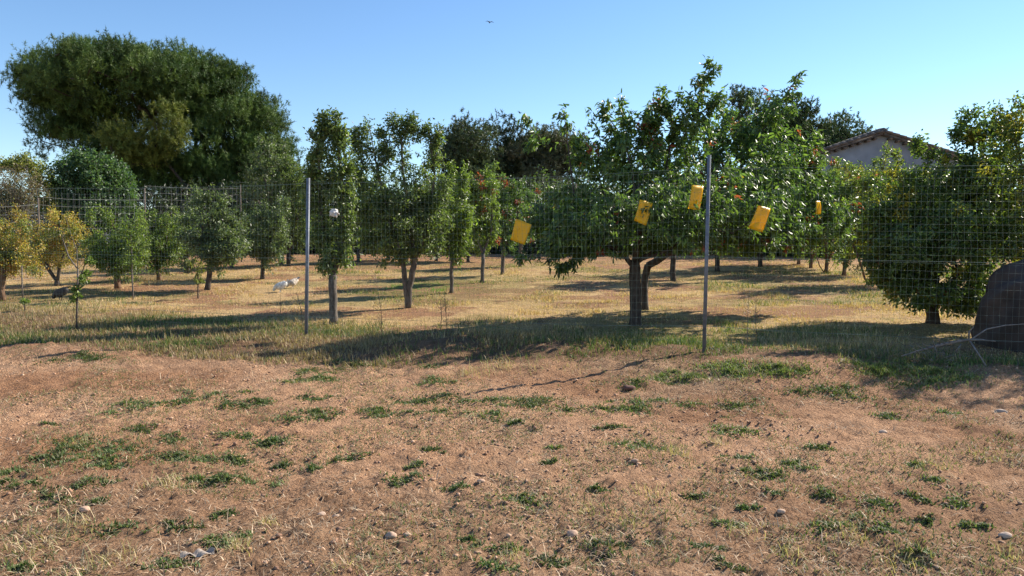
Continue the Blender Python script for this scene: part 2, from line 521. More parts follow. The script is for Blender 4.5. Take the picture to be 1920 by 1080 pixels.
PATCH = [(162,671,80),(605,697,60),(566,711,60),(600,716,50),(221,767,100),(324,758,60),(396,739,60),(447,760,80),(490,758,50),(588,748,50),(596,784,100),(94,795,25),(264,803,40),(319,826,55),(426,818,70),(490,833,80),(145,833,110),(221,850,80),(89,867,70),(166,871,60),(213,875,30),(298,863,75),(380,866,60),(440,868,60),(17,888,40),(13,907,30),(47,914,40),(187,905,50),(383,903,80),(426,899,40),(486,907,35),(524,871,30),(592,882,30),(94,931,80),(179,944,40),(234,993,60),(341,990,50),(383,1029,80),(315,1059,60),(17,1065,50),(417,969,40),
(691,684,80),(823,724,60),(704,778,80),(823,756,100),(785,778,50),(912,752,60),(895,784,60),(1010,756,110),(968,799,30),(1147,769,100),(1219,760,70),(1210,718,60),(1262,711,50),(1142,807,40),(1211,841,70),(815,848,25),(759,905,60),(861,920,35),(968,944,70),(1113,920,40),(1030,841,20),(1027,871,20),(665,858,50),(776,878,30),(942,1029,50),(1006,1050,70),(1142,1025,70),(938,1071,60),(874,1012,30),
(1293,705,50),(1365,692,90),(1472,701,90),(1378,760,80),(1578,735,110),(1633,692,110),(1720,703,90),(1775,708,80),(1378,812,80),(1663,780,50),(1782,775,30),(1535,846,35),(1484,867,35),(1514,884,40),(1408,888,25),(1450,897,60),(1390,867,40),(1719,873,30),(1753,905,30),(1540,935,50),(1450,931,30),(1655,948,70),(1812,950,60),(1382,982,50),(1403,956,30),(1586,990,90),(1727,978,40),(1829,995,50),(1327,1027,35),(1373,1059,45),(1710,1050,60),(1297,931,40),(1659,1003,40),(1727,935,40)]

def weed_patches():
    X, Y, H, Wd, T, = [], [], [], [], []
    for px, py, wpx in PATCH:
        g = G(px, py)
        d = g[1]
        wm = wpx / F * d / 2 * (1.7 if (py < 745 and px > 1250) else 1.45)
        bright = py < 720 and px > 1250
        area = wm * wm * 1.2
        n = int(min(4200, 11000 * area + 160))
        # irregular lobes
        k = rng.integers(4, 9)
        cx = rng.normal(0, 0.55, k) * wm; cy = rng.normal(0, 0.30, k) * wm
        j = rng.integers(0, k, n)
        a = rng.uniform(0, 2 * math.pi, n); r = np.abs(rng.normal(0, 0.36, n)) * wm
        x = g[0] + cx[j] + r * np.cos(a); y = g[1] + cy[j] + r * np.sin(a) * 0.75
        X.append(x); Y.append(y)
        hh = (0.048 if bright else 0.032) * (1 if d > 4 else 0.8)
        H.append(rng.uniform(0.35, 1.2, n) * hh)
        Wd.append(rng.uniform(0.0055, 0.011, n))
        pal = [(0.15, 0.19, 0.06), (0.11, 0.16, 0.045), (0.22, 0.25, 0.09), (0.26, 0.24, 0.13)] if bright else [(0.085, 0.135, 0.04), (0.12, 0.17, 0.05), (0.16, 0.19, 0.08), (0.20, 0.19, 0.10)]
        T.append(pick(pal, n, 0.22) * rng.uniform(0.8, 1.15))
    x, y, h, wd, t = map(np.concatenate, (X, Y, H, Wd, T))
    blades('low_weeds', x, y, h, wd, t, M['grass'], 1.25, seg=2, label='low green weeds in scattered mats on the red dirt', cat='weeds')
    # sparse small sprigs between
    n = 90000
    x, y = scatter(n, 2.8, 7.9, 0.8)
    m_ = (fbm(x * 2.2, y * 2.2, 77, 3) + 0.12 * (fbm(x * 12, y * 12, 78, 2) - .5) > 0.56 - 0.05 * smear(0.5, 6.2, x, y, 4.5, 0.7) - 0.03 * sstep(-1, 2, x)) & (verge(x, y) < 0.5)
    x, y = x[m_], y[m_]; n = len(x)
    blades('sparse_sprigs', x, y, rng.uniform(0.012, 0.04, n), rng.uniform(0.003, 0.006, n), pick([(0.11, 0.155, 0.05), (0.15, 0.18, 0.07), (0.24, 0.2, 0.12)], n), M['grass'], 1.2, seg=2,
           label='thin half dry sprigs sprouting between the weed mats', cat='weeds')
weed_patches()

def dry_tufts():
    spots = [(320,915,70,.10),(130,1000,90,.11),(215,1060,80,.12),(60,1040,90,.09),(440,1035,50,.09),(500,985,30,.07),(1270,860,40,.13),(1215,935,60,.08),(1345,840,40,.07),(1750,880,70,.09),(1590,1015,110,.08),(1480,1040,60,.08),
             (900,700,50,.13),(940,690,40,.14),(870,705,40,.11),(1000,693,60,.09),(640,1075,60,.06),(150,835,30,.08),(1700,1060,80,.08),(1900,1040,60,.07),(1180,985,50,.07),(1850,860,60,.06),(720,720,50,.06),(770,735,40,.05),(560,720,40,.05),
             (340,770,120,.05),(1400,1000,60,.06),(1100,960,50,.06),(960,1050,60,.07),(1090,690,60,.07)]
    X, Y, H, T = [], [], [], []
    for px, py, wpx, h in spots:
        g = G(px, py); wm = wpx / F * g[1] / 2
        n = int(60 + 260 * wm)
        x = g[0] + rng.normal(0, 0.5, n) * wm; y = g[1] + rng.normal(0, 0.5, n) * wm * 1.3
        x = g[0] + (x - g[0]) * 1.4
        X.append(x); Y.append(y); H.append(rng.uniform(0.3, 1.1, n) * h * .85)
        T.append(pick([(0.58, 0.46, 0.28), (0.50, 0.38, 0.21), (0.45, 0.37, 0.18), (0.36, 0.32, 0.15)], n))
    x, y, h, t = map(np.concatenate, (X, Y, H, T))
    blades('dry_tufts', x, y, h, rng.uniform(0.002, 0.0045, len(x)), t, M['grass'], 0.9, seg=3, label='pale dried grass tufts standing out of the dirt', cat='grass')
dry_tufts()

# ---------------------------------------------------------------- stones
ICO_V, ICO_F = None, None
def ico(sub):
    bm = bmesh.new(); bmesh.ops.create_icosphere(bm, subdivisions=sub, radius=1)
    v = np.array([q.co[:] for q in bm.verts]); f = np.array([[q.index for q in k.verts] for k in bm.faces]); bm.free()
    return v, f
def stones():
    v0, f0 = ico(1)
    n = 42000
    x, y = scatter(n, 2.8, 7.6, 0.8, 0.85)
    cl = fbm(x * 1.6, y * 1.6, 33, 3) + 0.22 * smear(-0.1, 4.2, x, y, 1.6, 0.8)
    keep = (cl > rng.uniform(0.38, 0.95, n)) & (verge(x, y) < 0.5)
    x, y = x[keep], y[keep]; n = len(x)
    r = 0.003 + 0.011 * rng.uniform(0, 1, n) ** 5
    z = gz_fine(x, y) + r * 0.15
    sc = rng.uniform(0.6, 1.3, (n, 1, 3)) * np.array([1, 1, 0.65])
    V = v0[None] * (1 + 0.22 * rng.standard_normal((n, len(v0), 1))) * sc * r[:, None, None] + np.stack([x, y, z], -1)[:, None]
    Fc = (f0[None] + (np.arange(n) * len(v0))[:, None, None]).reshape(-1, 3)
    t = np.repeat(pick([(0.42, 0.25, 0.15), (0.38, 0.21, 0.125), (0.48, 0.30, 0.19), (0.24, 0.13, 0.08)], n), len(v0), 0)
    o = np_mesh('pebbles', V.reshape(-1, 3), Fc, M['stone'], tint=t)
    tag(o, 'small pebbles and dirt clods scattered over the bare ground', 'pebbles', kind='stuff')
    v1, f1 = ico(3)
    big = [(1073,1003,15,'pale pinkish stone, the larger one alone in the foreground dirt',(0.45,0.29,0.20)),
           (603,964,10,'light brown stone, left one of the pair in the left foreground dirt',(0.46,0.32,0.23)),(629,965,9,'light brown stone, right one of the pair in the left foreground dirt',(0.46,0.32,0.23)),
           (733,1009,14,'flattish tan stone, larger of the two below the centre pebbles',(0.45,0.30,0.21)),(764,1008,9,'small tan stone just right of a flatter tan stone',(0.45,0.30,0.21)),
           (1180,732,13,'dark reddish clod of earth among weeds below the right fence post',(0.14,0.065,0.045)),
           (1877,776,13,'grey brown stone lying near the right edge beyond thin dry grass',(0.34,0.26,0.21)),
           (1465,966,10,'pale round stone on dirt right of the centre foreground',(0.48,0.32,0.22)),
           (1884,1010,14,'flat pale stone at the bottom right corner of the dirt',(0.46,0.34,0.26)),
           (601,795,8,'dark red clod lying by the weed mat left of centre',(0.16,0.07,0.05)),
           (159,962,12,'pale sandy stone beside weeds at the far left foreground',(0.48,0.31,0.21)),
           (902,913,9,'tan rounded stone in the gravelly centre of the dirt',(0.47,0.30,0.20)),
           (1190,873,8,'dull brown pebble stone under dry stalks right of centre',(0.3,0.2,0.14)),
           (408,840,6,'tiny dark maroon clod between two weed mats at left',(0.12,0.05,0.04)),
           (1655,816,10,'flat buff stone on the open dirt patch at right',(0.48,0.34,0.25))]
    for px, py, wpx, lab, c in big:
        g = G(px, py); r = wpx / F * g[1]
        s = rng.integers(0, 999)
        q = v1 * np.array([1, 0.8, 0.6]) * rng.uniform(0.9, 1.1, 3)
        dn = 0.55 * (fbm(v1[:, 0] * 1.6 + s, v1[:, 1] * 1.6 + v1[:, 2] * 1.3, 5, 3) - 0.5)
        q = q * (1 + dn[:, None])
        root = g + np.array([0, 0, r * 0.2])
        o = np_mesh('stone', q * r * 0.8 + root, f1, M['stone'], tint=np.tile(c, (len(q), 1)), smooth=False)
        # move origin to the stone
        o.data.transform(__import__('mathutils').Matrix.Translation(-Vector(root))); o.location = Vector(root)
        tag(o, lab, 'stone', 'loose stones on the dirt')
stones()

# ---------------------------------------------------------------- leaf clouds
def unit(v):
    return v / (np.linalg.norm(v, axis=-1, keepdims=True) + 1e-9)

def leaf_arrays(p, a, L, Wd, fine=False, curl=0.25):
    n = len(p)
    r = unit(rng.standard_normal((n, 3)))
    s = unit(np.cross(a, r)); nn = np.cross(s, a)
    L = L[:, None]; W2 = Wd[:, None] / 2
    if not fine:
        m_ = p + a * L * 0.45
        vs = [p, m_ + s * W2 + nn * W2 * 0.5, p + a * L - nn * L * curl * 0.4, m_ - s * W2 + nn * W2 * 0.5]
        V = np.stack(vs, 1).reshape(-1, 3); b = np.arange(n) * 4
        F_ = [np.concatenate([np.stack([b, b + 1, b + 2], -1), np.stack([b, b + 2, b + 3], -1)])]
        return V, F_, 4
    c1 = p + a * L * 0.35 - nn * L * curl * 0.10; c2 = p + a * L * 0.7 - nn * L * curl * 0.35
    vs = [p, c1, c2, p + a * L - nn * L * curl * 0.8,
          c1 + s * W2 + nn * W2 * 0.5, c1 - s * W2 + nn * W2 * 0.5, c2 + s * W2 * 0.75 + nn * W2 * 0.4, c2 - s * W2 * 0.75 + nn * W2 * 0.4]
    V = np.stack(vs, 1).reshape(-1, 3); b = np.arange(n) * 8
    def q(*k): return np.stack([b + i for i in k], -1)
    return V, [np.concatenate([q(1, 4, 6, 2), q(5, 1, 2, 7)]), np.concatenate([q(0, 4, 1), q(0, 1, 5), q(2, 6, 3), q(7, 2, 3)])], 8

def blob_points(blobs, n, d0, shell=0.55):
    """blobs in photo pixels at the tree's distance, sampled as real 3D ellipsoids"""
    E = []
    for b in blobs:
        px, py, rx, ry = b[:4]
        off = b[4] if len(b) > 4 else 0.0
        wgt = b[5] if len(b) > 5 else 1.0
        d = d0 + off
        c = P(px, py, d); k = d / F
        rd = max(rx, 0.5 * (rx + ry)) * k if rx > ry * 0.6 else rx * k
        if off and abs(off) > 0.8: rd = 0.6 * rx * k
        E.append((c, np.array([rx * k, max(rd, 0.08), ry * k]), wgt))
    wts = np.array([(e[1][0] * e[1][2] * max(e[1][1], .2)) ** 0.75 * e[2] for e in E]); wts /= wts.sum()
    j = rng.choice(len(E), n, p=wts)
    u = unit(rng.standard_normal((n, 3))) * (rng.uniform(0, 1, n) ** (shell / 1.2))[:, None]
    C_ = np.array([e[0] for e in E])[j]; S = np.array([e[1] for e in E])[j]
    return C_ + u * S

def grow(tips, roots, r_tip=0.003, up=0.15):
    """attach every tip to the skeleton; returns list of chains (points, radii) and the twigs"""
    nodes, par, plen = [], [], []
    for poly in roots:
        prev = -1
        start = 0
        if poly[0] is None:           # continue from nearest node
            q = np.array(poly[1]); dist = [np.linalg.norm(q - x) for x in nodes]
            prev = int(np.argmin(dist)); start = 1
        for q in poly[start:]:
            q = np.asarray(q, float)
            if prev >= 0:
                seg = np.linalg.norm(q - nodes[prev]); m_ = max(1, int(seg / 0.12)); a0 = nodes[prev]
                for i in range(1, m_ + 1):
                    nodes.append(a0 + (q - a0) * i / m_); par.append(prev); plen.append(plen[prev] + seg / m_); prev = len(nodes) - 1
            else:
                nodes.append(q); par.append(-1); plen.append(0.0); prev = len(nodes) - 1
    base = len(nodes)
    top = nodes[0]
    cap = base + len(tips) * 8
    NA = np.zeros((cap, 3)); NA[:base] = np.array(nodes)
    PL = np.zeros(cap); PL[:base] = plen
    ok = np.zeros(cap, bool); 
    zmin = NA[:base, 2].min(); zmax = NA[:base, 2].max()
    ok[:base] = NA[:base, 2] > zmin + 0.45 * (min(zmax, zmin + 2.5) - zmin)
    PR = np.full(cap, -1, int); PR[:base] = par
    n = base
    start_pt = NA[base - 1]
    order = np.argsort(np.linalg.norm(tips - np.mean(NA[:base][ok[:base]], axis=0), axis=1))
    twigs = []
    for i in order:
        t = tips[i]
        dv = t - NA[:n]
        dist = np.linalg.norm(dv, axis=1)
        cost = dist + 0.30 * PL[:n] + np.where(dv[:, 2] < -0.1, 0.5 * -dv[:, 2], 0)
        cost[~ok[:n]] = 1e9
        j = int(np.argmin(cost))
        L = dist[j]
        m_ = int(np.clip(L / 0.15, 2, 7))
        a0 = NA[j].copy()
        mid = (a0 + t) / 2 + np.array([0, 0, -up * L * 0.5]) + rng.normal(0, 0.05, 3) * L
        prev = j; pts = [a0]
        for k in range(1, m_ + 1):
            s = k / m_
            q = (1 - s) ** 2 * a0 + 2 * s * (1 - s) * mid + s * s * t
            NA[n] = q; PR[n] = prev; PL[n] = PL[prev] + L / m_; ok[n] = k < m_ or True
            prev = n; n += 1; pts.append(q)
        twigs.append(np.array(pts))
    NA = NA[:n]; PR = PR[:n]
    # pipe model
    w_ = np.zeros(n)
    child = np.bincount(PR[PR >= 0], minlength=n)
    w_[child == 0] = r_tip ** 1.9
    for i in range(n - 1, -1, -1):
        if PR[i] >= 0: w_[PR[i]] += w_[i]
    return NA, PR, w_ ** (1 / 1.9), base, twigs

def wood(NA, PR, rad, min_r, name, mat, parent, base_r=None, base=0, flare=1.3):
    n = len(NA)
    rad = rad.copy()
    if base_r is not None:
        rmax = rad.max(); rad *= base_r / rmax
        rad = np.maximum(rad, min_r)
        rad[0] *= flare
    kids = [[] for _ in range(n)]
    for i in range(n):
        if PR[i] >= 0: kids[PR[i]].append(i)
    mb = MB()
    stack = [(i, None) for i in range(n) if PR[i] < 0]
    while stack:
        i, p = stack.pop()
        chain = [i] if p is None else [p, i]
        cur = i
        while kids[cur]:
            ks = sorted(kids[cur], key=lambda k: -rad[k])
            for k in ks[1:]: stack.append((k, cur))
            cur = ks[0]; chain.append(cur)
        if len(chain) < 2: continue
        rr = rad[chain].copy()
        if p is not None: rr[0] = min(rr[0], rr[1] * 1.25)
        pts = NA[chain]
        if rr.max() > 0.02: pts = pts + rng.normal(0, 0.12, pts.shape) * rr[:, None] * (np.arange(len(rr)) > 0)[:, None]
        mb.tube(pts, rr, 9 if rr.max() > 0.03 else (5 if rr.max() > 0.008 else 3), cap=p is None)
    return mb.build(name, mat, parent, smooth=True)

def tree(name, label, cat, base_px, trunk, blobs, tips=260, lpt=40, L=0.06, Wd=0.026, droop=0.2, pal=None, group=None, bark='bark_grey',
         base_r=0.06, twig=0.35, spread=0.7, fine=False, leafmat='leaf', d=None, accents=None, shell=0.6, extra=(), up=0.15, min_r=0.0025, jit=0.04, upleaf=0.0, leafname='crown'):
    g = G(*base_px)
    if d is None: d = g[1]
    else: g = P(base_px[0], base_px[1], d); g[2] = float(gz(g[0], g[1]))
    root = empty(name, g)
    base = g + np.array([0, 0, -0.05])
    polys = []
    for k, poly in enumerate(trunk):
        pts = []
        for q in poly:
            if q is None: pts.append(None)
            elif q == 'base': pts.append(base)
            else: pts.append(P(q[0], q[1], d + (q[2] if len(q) > 2 else 0)))
        polys.append(pts)
    T = blob_points(blobs, tips, d, shell)
    T[:, 2] = np.maximum(T[:, 2], gz(T[:, 0], T[:, 1]) + 0.15)
    NA, PR, rad, nb, twigs = grow(T, polys, up=up)
    wood(NA, PR, rad, min_r, 'trunk', M[bark], root, base_r, nb)
    # leaves
    pos, dirs = [], []
    for tw in twigs:
        seg = np.diff(tw, axis=0); ln = np.linalg.norm(seg, axis=1); cum = np.concatenate([[0], np.cumsum(ln)]); tot = cum[-1]
        use = min(tot, twig * rng.uniform(0.7, 1.3))
        m_ = max(4, int(lpt * rng.uniform(0.6, 1.3)))
        s = tot - use * rng.uniform(0, 1, m_) ** 1.2
        idx = np.clip(np.searchsorted(cum, s) - 1, 0, len(seg) - 1)
        fr = (s - cum[idx]) / (ln[idx] + 1e-9)
        p = tw[idx] + seg[idx] * fr[:, None]
        pos.append(p + rng.normal(0, jit, p.shape)); dirs.append(unit(seg[idx]))
    p = np.vstack(pos); a = np.vstack(dirs)
    n = len(p)
    a = unit(a * 0.55 + unit(rng.standard_normal((n, 3))) * spread + np.array([0, 0, -droop + upleaf]))
    Ls = L * rng.uniform(0.65, 1.25, n); Ws = Wd * rng.uniform(0.7, 1.2, n)
    V, F_, nv = leaf_arrays(p, a, Ls, Ws, fine)
    t = pick(pal, n, 0.2)
    # colour drift between clumps of the crown
    dr = fbm(p[:, 0] * 2.2 + p[:, 1], p[:, 2] * 2.2 + p[:, 1] * 0.7, int(abs(g[0]) * 100) % 97, 2)[:, None]
    t = t * (0.8 + 0.4 * dr)
    if accents:
        for frac, col, size in accents:
            c = rng.integers(0, len(T), max(1, int(frac * len(T))))
            for q in T[c]:
                m_ = np.linalg.norm(p - q, axis=1) < size * rng.uniform(0.6, 1.2)
                m_ &= rng.uniform(0, 1, n) < 0.8
                t[m_] = pick([col], int(m_.sum()), 0.2)
    np_mesh(leafname, V, F_, M[leafmat], root, np.repeat(t, nv, 0))
    tag(root, label, cat, group)
    return root

PEACH = [(0.075, 0.125, 0.036), (0.10, 0.155, 0.042), (0.055, 0.095, 0.03), (0.14, 0.20, 0.05)]
PLUM = [(0.105, 0.145, 0.045), (0.14, 0.185, 0.055), (0.075, 0.105, 0.036), (0.18, 0.22, 0.08)]
FRESH = [(0.12, 0.17, 0.038), (0.16, 0.22, 0.05), (0.09, 0.13, 0.032), (0.20, 0.25, 0.055)]
GREYG = [(0.11, 0.145, 0.065), (0.15, 0.185, 0.09), (0.08, 0.11, 0.05)]
ORANGE = [(0.40, 0.28, 0.06), (0.44, 0.34, 0.08), (0.32, 0.28, 0.07), (0.22, 0.23, 0.06), (0.40, 0.22, 0.05)]
CITRUS = [(0.075, 0.12, 0.03), (0.11, 0.155, 0.036), (0.16, 0.205, 0.05), (0.055, 0.09, 0.026)]
OLIVE = [(0.18, 0.20, 0.042), (0.24, 0.24, 0.05), (0.13, 0.155, 0.038)]
RED = (0.32, 0.075, 0.045)

# ---- peach trees in front
tree('peach_tree', 'large spreading peach tree hung with yellow cards, the nearest tree behind the fence', 'tree', (1190, 610),
     [['base', (1191, 560), (1190, 505), (1188, 470)],
      [None, (1190, 505), (1165, 470), (1120, 430, -.2), (1080, 390, -.3), (1068, 300, -.2), (1058, 215)],
      [None, (1190, 500), (1150, 514), (1110, 521, .1), (1060, 510, .2), (1020, 494, .2), (985, 482, .2)],
      [None, (1190, 495), (1230, 465), (1275, 420, .3), (1290, 330, .3), (1300, 220, .2), (1338, 105)],
      [None, (1190, 490), (1200, 420, -.4), (1185, 320, -.5), (1160, 220, -.4)],
      [None, (1195, 490), (1250, 470, -.3), (1330, 420, -.6), (1380, 350, -.5)],
      [None, (1190, 480), (1195, 430, .5), (1200, 330, .6), (1230, 240, .4)],
      [None, (1160, 470), (1090, 440, .1), (1040, 425, .1), (1000, 400, .1)]],
     [(1190, 400, 165, 80), (1075, 395, 85, 75), (1170, 300, 110, 60), (1270, 265, 75, 75), (1300, 195, 42, 45), (1318, 150, 20, 28), (1338, 112, 14, 20, 0, 1.6),
      (1340, 190, 18, 22, 0, 1.2), (1165, 235, 30, 35), (1112, 225, 12, 26, 0, 1.2), (1180, 212, 10, 20, 0, 1.2), (1060, 222, 12, 28, 0, 2.2), (1095, 290, 30, 40), (1225, 225, 30, 40), (1250, 200, 22, 25), (1085, 262, 14, 16), (986, 226, 13, 18, .3, 2.2), (1000, 270, 18, 30, .3, 1.5), (1010, 410, 40, 45), (1040, 470, 55, 25), (985, 478, 30, 12),
      (1350, 390, 85, 85), (1255, 448, 80, 28), (1110, 462, 80, 28), (1060, 500, 36, 14), (1210, 250, 40, 50), (1150, 260, 30, 45), (1290, 240, 40, 40), (1135, 205, 8, 24, 0, 2), (1240, 190, 9, 26, 0, 2), (1165, 195, 8, 22, .2, 2),
      (1130, 400, 110, 60, -1.0), (1280, 390, 110, 70, -1.0), (1400, 380, 80, 70, -.6), (1200, 400, 120, 60, 1.1), (1240, 310, 70, 50, 1.0), (1040, 440, 50, 30, -.9), (1310, 440, 60, 35, -.9)],
     tips=1380, lpt=20, L=0.088, Wd=0.029, droop=0.6, pal=PEACH, bark='bark_dark', base_r=0.075, fine=True, spread=0.6, twig=0.36,
     accents=[(0.02, RED, 0.07), (0.01, (0.35, 0.26, 0.05), 0.05)], up=-0.1, group='peach trees in the orchard', jit=0.03)
tree('peach_tree', 'peach tree leaning right just behind the big hung one, tall bent top shoot', 'tree', (1209, 552),
     [['base', (1209, 520), (1214, 498)], [None, (1216, 498), (1260, 490), (1310, 490), (1345, 500), (1400, 492), (1450, 480)],
      [None, (1216, 498), (1290, 450), (1360, 360), (1420, 260), (1460, 200), (1497, 140)], [None, (1290, 450), (1400, 400), (1500, 330)], [None, (1290, 450), (1330, 330, .5), (1400, 240, .4)]],
     [(1420, 330, 120, 90), (1400, 250, 60, 50), (1450, 215, 50, 45), (1478, 172, 22, 26), (1497, 145, 12, 18, 0, 1.6), (1500, 290, 45, 55), (1330, 400, 90, 60), (1440, 430, 110, 45), (1400, 190, 12, 16), (1530, 370, 40, 50), (1330, 300, 60, 70), (1350, 230, 40, 50), (1515, 300, 30, 60), (1440, 330, 90, 80, -1.0), (1450, 400, 80, 60, -1.3), (1480, 435, 75, 42), (1560, 410, 50, 55), (1385, 455, 60, 28)],
     tips=980, lpt=21, L=0.092, Wd=0.031, d=11.2, droop=0.6, pal=PEACH, bark='bark_dark', base_r=0.055, fine=True, spread=0.6, twig=0.4,
     accents=[(0.03, RED, 0.09)], up=-0.1, group='peach trees in the orchard', jit=0.03)

for i, (b, (x0, x1, y0, y1), lab, dd) in enumerate([
    ((1262, 520), (1180, 1400, 330, 475), 'third peach tree of the row, small and shaded behind the hung one', 16.0),
    ((1345, 508), (1280, 1440, 340, 470), 'peach tree far back in the row behind the right fence post', 18.5),
    ((1425, 500), (1370, 1510, 335, 478), 'last peach tree of the row under the right crown edge', 20.0)]):
    XL, XR = x0, x1
    tree('peach_tree', lab, 'tree', b, [['base', (b[0], y1 - 8)], [None, (b[0], y1 - 8), (XL + 40, 420)], [None, (b[0], y1 - 8), (XR - 40, 410)]],
         [((XL + XR) / 2, 412, (XR - XL) * .45, 66), (XL + 35, 440, 40, 40), (XR - 35, 430, 40, 42), ((XL + XR) / 2, 360, (XR - XL) * .3, 40)],
         tips=300, lpt=30, L=0.10, Wd=0.036, droop=0.7, pal=PEACH, bark='bark_dark', base_r=0.06, accents=[(0.05, RED, 0.1)], group='peach trees in the orchard', d=dd)

# ---- row of plum trees going back to the left of the peach
def lobes(x0, x1, y0, y1, n, seed, tall=1.0, fill=0.34):
    r_ = random.Random(seed)
    w_, h_ = x1 - x0, y1 - y0
    out = [((x0 + x1) / 2, y0 + h_ * 0.54, w_ * 0.42, h_ * 0.42)]
    for _ in range(n):
        a = r_.uniform(0, 2 * math.pi)
        out.append(((x0 + x1) / 2 + math.cos(a) * w_ * 0.27, (y0 + y1) / 2 + math.sin(a) * h_ * 0.27, w_ * 0.27 * r_.uniform(.8, 1.2), h_ * 0.26 * tall * r_.uniform(.8, 1.2), r_.uniform(-.3, .3)))
    for _ in range(6):
        out.append((x0 + w_ * r_.uniform(.1, .9), y0 + h_ * r_.uniform(-.02, .22), w_ * r_.uniform(.04, .09), h_ * r_.uniform(.10, .2), r_.uniform(-.2, .2), 1.5))
    for _ in range(3):
        out.append((x0 + w_ * r_.uniform(.0, 1.), y0 + h_ * r_.uniform(.5, .95), w_ * .12, h_ * .1, r_.uniform(-.2, .2), 1.2))
    return out

ROWG = 'fruit trees in the middle rows of the orchard'
tree('plum_tree', 'narrow fruit tree with single thick grey trunk right of the left fence post', 'tree', (625, 608),
     [['base', (624, 560), (624, 515)], [None, (624, 515), (608, 470), (600, 380), (598, 300), (594, 235)], [None, (624, 515), (640, 470), (645, 380), (635, 290), (627, 215)]],
     [(600, 430, 26, 75), (645, 430, 26, 75), (624, 470, 38, 50), (625, 355, 40, 35), (600, 330, 30, 60), (635, 310, 28, 55), (626, 240, 11, 38, 0, 1.6), (596, 270, 16, 32, 0, 1.3), (622, 500, 26, 22), (580, 370, 16, 40), (610, 410, 10, 25), (652, 380, 18, 40), (606, 230, 8, 24, 0, 1.6), (640, 250, 9, 28, 0, 1.6), (655, 320, 12, 36, 0, 1.4), (588, 330, 12, 40, 0, 1.4)],
     tips=360, lpt=34, L=0.062, Wd=0.026, pal=PLUM, base_r=0.055, up=-0.25, group=ROWG, twig=0.3)
tree('plum_tree', 'tall fruit tree with twin pale trunks rising from one base', 'tree', (765, 578),
     [['base', (762, 545), (757, 500), (735, 430), (710, 330), (690, 225)], ['base', (768, 540), (776, 495), (770, 420), (755, 320), (752, 225)], [None, (776, 495), (800, 490), (840, 465)], [None, (776, 495), (800, 430), (815, 330), (802, 225)],
      [None, (757, 500), (720, 490), (690, 480)]],
     [(752, 420, 78, 70), (710, 360, 45, 60), (790, 370, 50, 70), (682, 235, 14, 26, 0, 1.4), (688, 285, 20, 40), (715, 270, 16, 36, 0, 1.2), (752, 245, 12, 32, 0, 1.4), (757, 300, 24, 40), (785, 260, 12, 30), (803, 245, 11, 30, 0, 1.3), (815, 290, 16, 40), (730, 300, 20, 40), (700, 460, 40, 25), (800, 460, 35, 25), (745, 480, 40, 18), (672, 330, 16, 40, 0, 1.5), (684, 400, 34, 60), (822, 410, 30, 60), (832, 350, 14, 34, 0, 1.5), (735, 240, 9, 24, 0, 1.6), (772, 235, 8, 26, 0, 1.6), (668, 265, 9, 26, 0, 1.6), (820, 255, 8, 24, 0, 1.6)],
     tips=680, lpt=34, L=0.062, Wd=0.026, pal=PLUM, base_r=0.048, up=-0.25, group=ROWG, twig=0.32)
row = [((846, 550), (815, 885, 330, 500), 'slender fruit tree with thin straight trunk, next behind the twin trunked one', 0.035, FRESH),
       ((904, 531), (862, 945, 325, 490), 'fruit tree with fresh green crown and red tips beside the leftmost yellow card', 0.04, FRESH),
       ((942, 515), (905, 1000, 330, 478), 'smaller fruit tree with forked slim trunk between the red tipped tree and the peach', 0.045, PEACH),
       ((975, 500), (940, 1020, 350, 470), 'farthest fruit tree of the middle row, barely showing behind the leftmost card', 0.045, PEACH)]
for i, (b, (x0, x1, y0, y1), lab, br, pal) in enumerate(row):
    xm = (x0 + x1) / 2
    tree('fruit_tree', lab, 'tree', b, [['base', (b[0] + 1, b[1] - 25), (b[0] + 2, y1 - 15)], [None, (b[0] + 2, y1 - 15), (xm - 15, y1 - 60), (xm - 18, y0 + 20)], [None, (b[0] + 2, y1 - 15), (xm + 18, y1 - 60), (xm + 20, y0 + 25)]],
         lobes(x0, x1, y0, y1, 6, 40 + i), tips=210, lpt=34, L=0.075, Wd=0.03, droop=0.45, pal=pal, base_r=br, group=ROWG, up=-0.2, accents=[(0.05, RED, 0.1)] if i else None)

